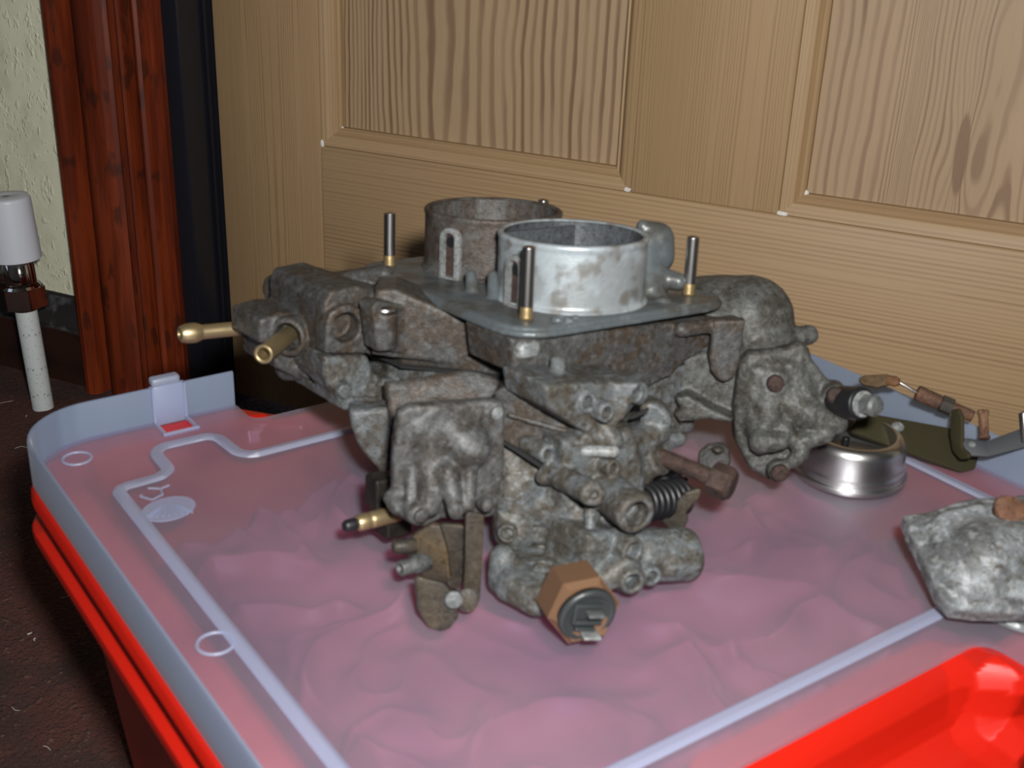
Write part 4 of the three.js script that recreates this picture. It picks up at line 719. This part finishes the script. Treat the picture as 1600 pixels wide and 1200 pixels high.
  // the two air horns with the choke plates across them
  const tess = (cx, cz, tones, seed, mat) => {                    // the horn wall, finely divided so that its stains are sharp
    const ring = [[26.4, -1], ...Array.from({ length: 26 }, (_, i) => [26.4, i * 0.95]), [26.6, 24.5], [27.0, 25], [28.2, 25.1], [28.9, 24.5], [29, 23.6], [28.6, 22.4], ...Array.from({ length: 22 }, (_, i) => [28.5, 22 - i * 0.97]), [29.0, 1.0], [30.0, 0], [30, -1]];
    const g = lathe(ring, 180).translate(cx, 0, -cz); return solid('air_horn', g, tones, seed, mat, t, undefined, [11, 5.5, 0.22]);
  };
  const h1 = tess(36, 20, TONE.horn, 41, mCastBright), h2 = tess(38, 76, TONE.hornOld, 47, mCast);
  h1.userData.label = 'bright aluminium front air horn'; h2.userData.label = 'brown stained rear air horn';
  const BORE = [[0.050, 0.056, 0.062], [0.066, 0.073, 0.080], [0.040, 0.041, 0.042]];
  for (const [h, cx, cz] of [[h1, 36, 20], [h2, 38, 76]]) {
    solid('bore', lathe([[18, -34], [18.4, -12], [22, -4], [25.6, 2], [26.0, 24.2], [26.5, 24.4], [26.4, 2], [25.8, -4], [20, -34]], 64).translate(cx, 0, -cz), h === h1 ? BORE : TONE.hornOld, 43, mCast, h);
    const cp = new THREE.CylinderGeometry(24.5, 24.5, 1.3, 48).rotateZ(1.2).translate(cx + 2, -9, -cz);
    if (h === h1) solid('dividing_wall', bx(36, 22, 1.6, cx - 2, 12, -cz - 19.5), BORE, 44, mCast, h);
    if (h === h1) solid('choke_plate', [cp, new THREE.CylinderGeometry(2.6, 2.6, 50, 16).rotateX(Math.PI / 2).translate(cx + 1, -9, -cz)], null, 0, std({ color: lin(0.055, 0.065, 0.08), roughness: 0.35, metalness: 0.6 }), h);
  }
  // arch-topped slots on the outside of the horns
  const slot = (cx, cz, ang, w, hh, parent, mIn, mOut) => {
    const s = new THREE.Shape(), r = w / 2, outer = (q, R) => { q.moveTo(-R, 0); q.lineTo(R, 0); q.lineTo(R, hh - r); q.absarc(0, hh - r, R, 0, Math.PI, false); q.lineTo(-R, 0); return q; };
    outer(s, r); const hole = new THREE.Path(); outer(hole, r * 0.70); s.holes.push(hole);
    const frameG = new THREE.ExtrudeGeometry(s, { depth: 2.4, bevelEnabled: true, bevelSize: 0.4, bevelThickness: 0.4, bevelSegments: 2, curveSegments: 10 }), back = new THREE.ExtrudeGeometry(outer(new THREE.Shape(), r * 0.72), { depth: 0.8, bevelEnabled: false, curveSegments: 10 });
    const put = (g) => crease(g, 35).translate(0, 0.2, 28.2).rotateY(ang).translate(cx, 0, -cz);
    solid('slot_frame', put(frameG), TONE.oxide, 51, mCast, parent); solid('slot_back', put(back), TONE.rust, 52, mIn, parent);
    solid('dark_hole_disc', new THREE.CylinderGeometry(r * 0.5, r * 0.5, 0.8, 20).rotateX(Math.PI / 2).translate(0, hh - r * 1.2, 29.2).rotateY(ang).translate(cx, 0, -cz), null, 0, mBlack, parent);  // solid black disc, stands for the shade inside the hole
  };
  slot(38, 76, -1.22, 8.6, 20, h2, mRust); slot(36, 20, -1.45, 8.4, 19, h1, mRust);

  // four studs, steel thread over a brass-coloured root
  for (const [x, z, h] of [[0, 0, 25.5], [80, 0, 22.5], [0.3, -97, 21.5], [80.4, -97, 22]]) {
    const s = solid('stud', thread(2.55, h - 3.5, 0.62, 4.4).translate(x, 0, z), null, 0, mSteel);
    solid('stud_root', lathe([[0, -0.5], [2.7, -0.5], [2.7, 1], [2.45, 1.4], [2.45, 4.4], [2.0, 4.9], [0, 4.9]], 24).translate(x, 0, z), null, 0, mBrassDull, s, 'brass coloured stud root');
  }
  solid('rib', onAxis(new THREE.CapsuleGeometry(2.0, v(CP.rib0).distanceTo(v(CP.rib1)), 6, 20).translate(0, v(CP.rib0).distanceTo(v(CP.rib1)) / 2, 0), CP.rib0, CP.rib1), TONE.oxide, 60, mCast, t, 'rib across the front of the main casting, sheen and wear put into its pale colour');  // pale tone holds the sheen of the rib as well as wear
  // nut and screw heads
  solid('nut', crease(new RoundedBoxGeometry(10.2, 6.4, 7, 4, 2.6).translate(...CP.whiteNut), 40), TONE.oxide, 61, mCast, t, 'white oxidised nut under the front corner');
  solid('screw', onAxis(lathe([[0, 0], [3.2, 0], [3.2, 1.2], [5.1, 1.3], [5.3, 2.6], [4.4, 4.1], [1.2, 4.4], [1.2, 3.4], [0, 3.4]], 28), [CP.coverScrew[0], CP.coverScrew[1] - 4.2, CP.coverScrew[2]], CP.coverScrew), null, 0, mSteel, t, 'steel cover screw');
  const F = [0, 0, 1];
  for (const p of [CP.ps0, CP.ps1, CP.ps2]) solid('screw', onAxis(roundHead(2.5, 1.5), [p[0], p[1], p[2] - 0.6], [p[0], p[1], p[2] + 2]), p === CP.ps0 ? TONE.oxide : TONE.pump, 63, mCast, pump);
  for (const p of [CP.cs1, CP.cs2, CP.cs3]) { const n = v(CP.csN), a = v(p).addScaledVector(n, -1.6), b = v(p); solid('screw', along(lathe([[0, 0], [3.4, 0], [3.4, 1.4], [2.9, 2.3], [1.6, 2.7], [0, 2.5]], 28), a, b), TONE.rust, 66, mRust, chokeCover, 'rust brown screw head'); }

  // brass fuel pipes
  {
    const L = v(CP.tubeA0).distanceTo(v(CP.tubeA1));
    const a = solid('fuel_pipe', onAxis(lathe([[0, 0], [3.6, 0], [3.5, 2], [2.95, 2.6], [2.95, L - 9.2], [3.3, L - 8.6], [4.0, L - 6.6], [4.1, L - 5], [3.9, L - 2.6], [3.2, L - 0.6], [2.6, L], [1.5, L], [1.5, L - 2.5], [0, L - 2.5]], 40), CP.tubeA0, CP.tubeA1), null, 0, mBrass, t, 'brass fuel pipe with a rounded end');
    const B = v(CP.tubeB0).distanceTo(v(CP.tubeB1));
    solid('fuel_pipe', onAxis(lathe([[0, 0], [3.3, 0], [3.3, B - 0.8], [3.6, B - 0.4], [3.5, B], [2.5, B], [2.3, B - 0.6], [2.3, B - 10], [0, B - 10]], 40), CP.tubeB0, CP.tubeB1), null, 0, mBrass, t, 'open ended brass fuel pipe');
  }
  // idle adjustment screw and its dark holder
  {
    const a = v(CP.idle0), b = v(CP.idle2), L = a.distanceTo(b), r = 3.1, k = a.distanceTo(v(CP.idle1));
    const s = solid('idle_screw', along(lathe([[0, 0], [r, 0], [r, k - 5], [r * 0.98, k - 3.4], [r * 0.78, k - 2.8], [r * 0.98, k - 2.1], [r * 0.95, k + 1.6], [r * 0.55, k + 2.4], [0, k + 2.4]], 32), a, b), null, 0, mBrass, t, 'brass idle screw with a black tip');
    solid('screw_tip', along(lathe([[0, k + 2], [1.9, k + 2], [2.3, k + 3], [2.2, L - 1.2], [1.5, L], [0, L]], 24), a, b), null, 0, mBlack, s);
    solid('holder', [crease(new RoundedBoxGeometry(11, 10, 12, 3, 1.5).translate(...CP.idleBlock), 40), crease(new RoundedBoxGeometry(8, 13, 9, 3, 1.4).translate(...CP.blackBlock), 40)], TONE.steel.map((c) => c.map((q) => q * 0.35)), 70, mSteelDirty, t, 'blackened holder of the idle screw');
  }
  // throttle levers, lower left
  {
    solid('pump_lever', plateGeo(CP.arm, 2.2), TONE.steel, 72, mSteelDirty);
    solid('lever', plateGeo(CP.backPlate, 2.4), TONE.steel, 73, mSteelDirty);
    solid('lever', plateGeo(CP.brownPlate, 3.2, 0.8), [[0.075, 0.052, 0.028], [0.05, 0.04, 0.03], [0.028, 0.027, 0.028]], 74, mSteelDirty);
    solid('lever', plateGeo(CP.lowPlate, 2.6, 0.5), TONE.steel, 75, mSteelDirty);
    const sh = solid('shaft', onAxis(lathe([[0, 0], [3.3, 0], [3.3, 6], [2.7, 6.5], [2.7, 11.2], [2.3, 11.6], [1.4, 11.6], [1.2, 9.5], [0, 9.5]], 28), CP.shaft0, CP.shaft1), TONE.oxide.map((c) => c.map((q) => q * 0.45)), 76, mSteelDirty);
    solid('knob', onAxis(lathe([[0, 0], [2.6, 0], [2.8, 4], [2.4, 7.6], [1.2, 8.4], [0, 8.5]], 24), CP.knob0, CP.knob1), TONE.steel, 77, mSteelDirty);
    const n = v(CP.cDir), p = v(CP.leverPin);
    solid('washer', along(lathe([[0, 0], [3.9, 0], [3.9, 1.0], [0, 1.0]], 32), v(CP.armPin).addScaledVector(n, -0.5), v(CP.armPin).add(n)), TONE.steel, 78, mSteelDirty);
    solid('pin', along(lathe([[0, -4], [2.5, -4], [2.5, 0.2], [3.0, 0.4], [3.0, 1.3], [2.5, 1.7], [0, 1.8]], 32), p, p.clone().add(n)), TONE.oxide.map((c) => c.map((q) => q * 0.6)), 79, mCast, t, 'bright round lever pin');
  }
  // rusty bolt with its fork, the return spring and tail lever, right
  {
    const a = v(CP.bolt0), b = v(CP.bolt1), c = v(CP.bolt2), L = a.distanceTo(b);
    const bo = solid('bolt', along(mergeGeometries([thread(3.3, L * 0.5, 1.0), lathe([[0, L * 0.44], [3.1, L * 0.44], [3.2, L + 2], [0, L + 2]], 28)].map((g) => g.toNonIndexed())), a, b), TONE.rust, 81, mRust);
    solid('bolt_head', along(hexHead(6.4, c.distanceTo(b) + 1), b, c), TONE.rust, 82, mRust, bo);
    solid('fork', plateGeo(CP.fork, 2.4, 0.6), TONE.steel.map((c) => c.map((q) => q * 0.28)), 83, mSteelDirty);
    solid('fork_pin', new THREE.SphereGeometry(2.3, 20, 14).scale(1, 0.6, 1).translate(...CP.forkPin), TONE.steel, 86, mSteelDirty);
    const s0 = v(CP.spring0), s1 = v(CP.spring1), dir = s1.clone().sub(s0).normalize(), e1 = V3(0, 1, 0).addScaledVector(dir, -dir.y).normalize(), e2 = V3().crossVectors(dir, e1), pts = [];
    for (let i = 0; i <= 220; i++) { const q = i / 220, an = q * 2 * Math.PI * 7; pts.push(s0.clone().lerp(s1, q).addScaledVector(e1, Math.cos(an) * 6.2).addScaledVector(e2, Math.sin(an) * 6.2)); }
    solid('return_spring', new THREE.TubeGeometry(new THREE.CatmullRomCurve3(pts), 440, 1.15, 8), null, 0, mBlack);
    solid('spring_core', along(lathe([[0, -2], [4.4, -2], [4.4, s0.distanceTo(s1) + 2], [3.4, s0.distanceTo(s1) + 4], [0, s0.distanceTo(s1) + 4]], 24), s0, s1), TONE.steel, 84, mSteelDirty);
    solid('spring_seat', crease(new RoundedBoxGeometry(5, 3.6, 4, 2, 0.8).translate(...CP.springBit), 40), null, 0, mBrassDull);
    solid('lever', plateGeo(CP.tailLever, 2.4, 0.5), TONE.steel, 85, mSteelDirty);
  }
  // temperature sensor in the front of the throttle casting
  {
    const a = v(CP.hexB), b = v(CP.hexF), f = v(CP.faceF), n = f.clone().sub(a).normalize(), L = a.distanceTo(b);
    const hex = crease(mergeGeometries([new THREE.CylinderGeometry(12.4, 12.4, L * 0.86, 6).rotateY(0.28).translate(0, L * 0.43, 0), new THREE.CylinderGeometry(10.6, 12.2, L * 0.14, 6).rotateY(0.28).translate(0, L * 0.93, 0), new THREE.CylinderGeometry(6, 6, 10, 28).translate(0, -4, 0)].map((g) => g.toNonIndexed())), 22);
    const s = solid('sensor', along(hex, a, b), null, 0, mCopper, t, 'copper coloured hexagonal temperature sensor');
    solid('insulator', along(lathe([[0, 0], [10.0, 0], [10.0, 1.6], [9.4, 2.5], [8.0, 2.6], [7.6, 1.7], [0, 1.7]], 40), b.clone().addScaledVector(n, -0.6), f.clone().addScaledVector(n, 4)), null, 0, mBakelite, s, 'black insulating face');
    const e2 = V3(0, 1, 0).addScaledVector(n, -n.y).normalize(), e1 = V3().crossVectors(e2, n), bs = new THREE.Matrix4().makeBasis(e1, e2, n);
    const box = (w, h, d, x, y, z) => crease(new RoundedBoxGeometry(w, h, d, 2, 0.3).rotateZ(-0.12).translate(x, y, z).applyMatrix4(bs).translate(b.x, b.y, b.z), 40);
    solid('terminal', box(5.6, 1.0, 5.5, 1.8, 1.2, 2.6), TONE.oxide.map((c) => c.map((q) => q * 0.5)), 88, mSteelDirty, s);
    solid('terminal', box(6.0, 1.0, 6.5, 0.5, -6.0, 3.0), TONE.oxide, 89, mSteelDirty, s);
    solid('terminal_shroud', [box(9.5, 1.3, 2.0, 0, 3.6, 1.6), box(1.3, 6, 2.0, -4.6, 0.6, 1.6), box(9.5, 1.3, 2.0, 0, -2.4, 1.6), box(7, 1.2, 2.4, -1, -4.4, 1.8)], null, 0, mBakelite, s);
    const k = v(CP.sensorNeck); solid('plug', new THREE.SphereGeometry(3.4, 20, 14).scale(1, 1.2, 0.8).translate(k.x, k.y, k.z), null, 0, mBrassDull, t, 'small brass plug behind the sensor');
  }
  // vacuum unit stub on the choke cover
  {
    const a = v(CP.blk0), b = v(CP.blk1), c = v(CP.blk2), d = v(CP.blk3);
    solid('link_bush', along(lathe([[0, -3], [4.8, -3], [6.3, -1], [6.4, a.distanceTo(b)], [5.2, a.distanceTo(b) + 0.4], [0, a.distanceTo(b) + 0.4]], 36), a, b), null, 0, mBlack, chokeCover, 'black link bush');
    solid('washer', along(lathe([[0, 0], [5.0, 0], [5.0, 1.6], [0, 1.6]], 32), b, c), TONE.oxide, 91, mCast, chokeCover);
    solid('nut', along(hexHead(4.2, b.distanceTo(d) * 0.8), c, d), TONE.oxide.map((q) => q.map((x) => x * 0.6)), 92, mSteelDirty, chokeCover);
  }
}
// ------------------------------------------------------------------ loose parts lying on the lid
{
  const o = V3(0.146962, PL, -0.46282);
  const can = thing('metal_cup', 'shiny round aluminium cup upside down on the lid under the bracket', 'cup', o.clone());
  part('body', lathe([[23.9, 0.2], [24.3, 0.8], [24.3, 2.9], [23.8, 3.3], [23.2, 3.6], [23.4, 5.6], [22.9, 6.2], [22.6, 8], [21.9, 16], [20.6, 18.6], [18.8, 19.8], [17.6, 19.9], [16.8, 19.2], [16.6, 8], [0, 8], [0, 6.5], [21, 6.5], [22.4, 0.2], [23.9, 0.2]].map(([r, y]) => [r / 1000, y / 1000]), 96), mAlu, can);

  const t = thing('cable_bracket', 'dull olive cable bracket with rusty threaded adjuster, leaning on the aluminium cup', 'bracket', o.clone());
  const v = (p) => V3(p[0], p[1], p[2]).multiplyScalar(0.001);
  const S = (g) => g.scale(0.001, 0.001, 0.001);
  const mk = (name, g, m, parent = t, tones, seed, label) => { g = Array.isArray(g) ? mergeGeometries(g.map((q) => { q = q.index ? q.toNonIndexed() : q; q.deleteAttribute('uv'); return q; })) : (g.index ? g.toNonIndexed() : g); if (tones) mottle(g, tones, seed, 4, 1.5); return part(name, S(g), m, parent, label); };
  const plateGeo = ({ o, n, p }, th, bev = 0.4, r = 2) => {
    const pts = []; for (let i = 0; i < p.length; i += 2) pts.push([p[i], p[i + 1], r]);
    const g = new THREE.ExtrudeGeometry(shapeOf(roundedPath(pts, 6)), { depth: th - 2 * bev, bevelEnabled: true, bevelThickness: bev, bevelSize: bev, bevelOffset: -bev, bevelSegments: 2 }).translate(0, 0, -th + bev);
    const N = V3(...n).normalize(), U0 = Math.abs(N.y) < 0.95 ? V3(0, 1, 0) : V3(0, 0, -1), vv = U0.addScaledVector(N, -U0.dot(N)).normalize(), uu = V3().crossVectors(vv, N);
    return crease(g, 30).applyMatrix4(new THREE.Matrix4().makeBasis(uu, vv, N)).translate(o[0], o[1], o[2]);
  };
  const V = (p) => V3(...p), ax = (g, a, b) => along(g, V(a), V(b));
  mk('plate', plateGeo(BP.strip, 2.0), mOlive);
  mk('tab', plateGeo(BP.tab, 1.8), mOlive);
  mk('arm', plateGeo(BP.armPlate, 2.0), std({ color: lin(0.03, 0.033, 0.036), specularIntensity: 0.4, roughness: 0.5 }));
  mk('arm_post', ax(lathe([[0, 0], [2.2, 0], [2.2, 12], [0, 13]], 20), BP.armPost0, BP.armPost1), mSteel);
  for (const p of [BP.stripStud, BP.stripStud2]) mk('rivet', new THREE.SphereGeometry(2.9, 24, 16).scale(1, 0.75, 1).translate(...p), mCast, t, TONE.oxide, 95);
  mk('wing', plateGeo(BP.wing, 4.0, 1.0, 1.2), mRust, t, [[0.09, 0.055, 0.025], [0.05, 0.04, 0.025], [0.06, 0.03, 0.015]], 96);
  mk('wing_end', ax(lathe([[0, 0], [2.2, 0], [2.4, 4], [1.4, 6], [0, 6.2]], 20), BP.w0, BP.w1), mRust, t, [[0.16, 0.075, 0.03], [0.10, 0.05, 0.03], [0.06, 0.03, 0.02]], 97);
  const len = (a, b) => V(a).distanceTo(V(b));
  mk('rod', ax(lathe([[0, 0], [0.7, 0], [0.7, len(BP.w1, BP.b0)], [0, len(BP.w1, BP.b0)]], 12), BP.w1, BP.b0), mSteel);
  const RU = [[0.085, 0.045, 0.030], [0.06, 0.034, 0.026], [0.13, 0.065, 0.03]];
  const L1 = len(BP.b0, BP.b1), L2 = len(BP.b1, BP.b2), L3 = len(BP.b2, BP.b3);
  const ad = mk('adjuster', ax(lathe([[0, 0], [3.0, 0], [3.4, 0.6], [3.4, 4], [3.1, 4.5], [3.4, 5], [3.3, L1 - 0.8], [2.6, L1], [0, L1]], 24), BP.b0, BP.b1), mRust, t, RU, 98);
  mk('lock_nut', ax(crease(new THREE.CylinderGeometry(3.9, 3.9, L2, 6).translate(0, L2 / 2, 0), 20), BP.b1, BP.b2), mRust, ad, TONE.steel, 99);
  mk('thread', ax(lathe(Array.from({ length: 25 }, (_, i) => [i % 2 ? 2.9 : 2.3, i * L3 / 24]).concat([[0, L3]]), 20), BP.b2, BP.b3), mRust, ad, RU, 100);
  mk('cable_end', ax(lathe([[0, -1], [2.4, -1], [2.5, 0.5], [2.0, 1.2], [2.0, len(BP.e0, BP.e1) - 2], [2.5, len(BP.e0, BP.e1) - 1], [2.5, len(BP.e0, BP.e1)], [0, len(BP.e0, BP.e1)]], 24), BP.e0, BP.e1), mRust, t, [[0.17, 0.095, 0.055], [0.09, 0.045, 0.03], [0.06, 0.035, 0.025]], 101);
  mk('leg', ax(lathe([[0, 0], [1.6, 0], [1.5, len(BP.leg0, BP.leg1)], [0, len(BP.leg0, BP.leg1)]], 16), BP.leg0, BP.leg1), mBlack);
}
{
  const o = V3(0.183418, PL, -0.381702);
  const t = thing('diaphragm_cover', 'pitted grey diaphragm cover with a rusty screw, lying on the lid at right', 'carburettor part', V3(0.1945, PL, -0.378));
  const off = o.clone().sub(t.position).multiplyScalar(1000);
  const put = (g) => g.translate(off.x, off.y, off.z).scale(0.001, 0.001, 0.001);
  part('base_disc', crease(lathe([[0, 0], [33.6, 0], [34.4, 0.6], [34.6, 2], [34, 3.2], [31, 4.0], [28, 6], [0, 6]].map(([r, y]) => [r / 1000, y / 1000]), 80), 35), std({ color: lin(0.16, 0.17, 0.17), metalness: 0.5, roughness: 0.45, bumpMap: grainBump, bumpScale: 0.0002 }), t);
  const c = new Cast();
  c.prism(DP.rim.o, DP.rim.n, DP.rim.p, 7.5, 1.2, 1);
  c.prism(DP.top.o, DP.top.n, DP.top.p, 7, 2.5, 4);
  const d = DP.capDome; c.cap([d[0] - 3, d[1] - 4, d[2]], [d[0] + 14, d[1] - 4, d[2] - 6], 13, 12, 6);
  c.cap([d[0] - 14, d[1] - 6.5, d[2] - 4], [d[0] - 6, d[1] - 4, d[2] - 12], 6, 7, 5);
  const g = mottle(c.geometry(0.6, 0.13, 2.6, 61), [[0.085, 0.088, 0.088], [0.15, 0.16, 0.165], [0.27, 0.285, 0.295]], 61, 11, 3);
  const body = part('cover_body', put(g), mCast, t);
  const s = DP.capScrew, sg = lathe([[0, -3], [5.6, -3], [5.8, 0.8], [5.0, 1.8], [0, 2.2]], 32).toNonIndexed(); sg.deleteAttribute('uv');
  part('screw', put(mottle(along(sg, V3(...s), V3(s[0] + DP.rim.n[0], s[1] + DP.rim.n[1], s[2] + DP.rim.n[2])), [[0.12, 0.058, 0.033], [0.08, 0.045, 0.03], [0.15, 0.09, 0.06]], 62, 3, 1)), mRust, body, 'rusty brown screw head');
}
{ // lint and short hairs caught on the carpet
  const rnd = mulberry(77), gs = [];
  for (let i = 0; i < 70; i++) {
    const s = -0.78 + rnd() * 0.5, n = -0.66 + rnd() * 0.42, p = room(s, 0.003, n), a = rnd() * 6.3, l = 0.001 + rnd() * rnd() * 0.009, c = (rnd() - 0.5) * l;
    const q = (k, b) => V3(p.x + Math.cos(a) * l * k - Math.sin(a) * b, p.y + 0.001 * rnd(), p.z + Math.sin(a) * l * k + Math.cos(a) * b);
    const g = new THREE.TubeGeometry(new THREE.CatmullRomCurve3([q(-1, 0), q(0, c), q(1, 0)]), 8, 0.00018 + (l < 0.0022 ? 0.00025 : 0), 5); gs.push(g);
  }
  const o = part('carpet_lint', gs, std({ color: lin(0.5, 0.47, 0.42), roughness: 0.9 })); o.userData = { label: 'pale lint and short hairs caught on the dark carpet', category: 'lint', kind: 'stuff' };
}
{ // the camera's flash, just above and to the right of the lens
  const t = thing('camera_flash', 'small white flash head held beside the lens', 'camera flash', flashAt.clone());
  t.quaternion.copy(camera.quaternion);
  part('housing', bx(0.04, 0.026, 0.012, 0, 0, 0.0085, 0.002), mBlack, t);
  part('flash_lamp', bx(FLASH.w, FLASH.h, 0.0012, 0, 0, 0.0018), std({ color: lin(0.8, 0.8, 0.8), emissive: FLASH.color, emissiveIntensity: 4, roughness: 0.4 }), t);
}
renderer.render(scene, camera);
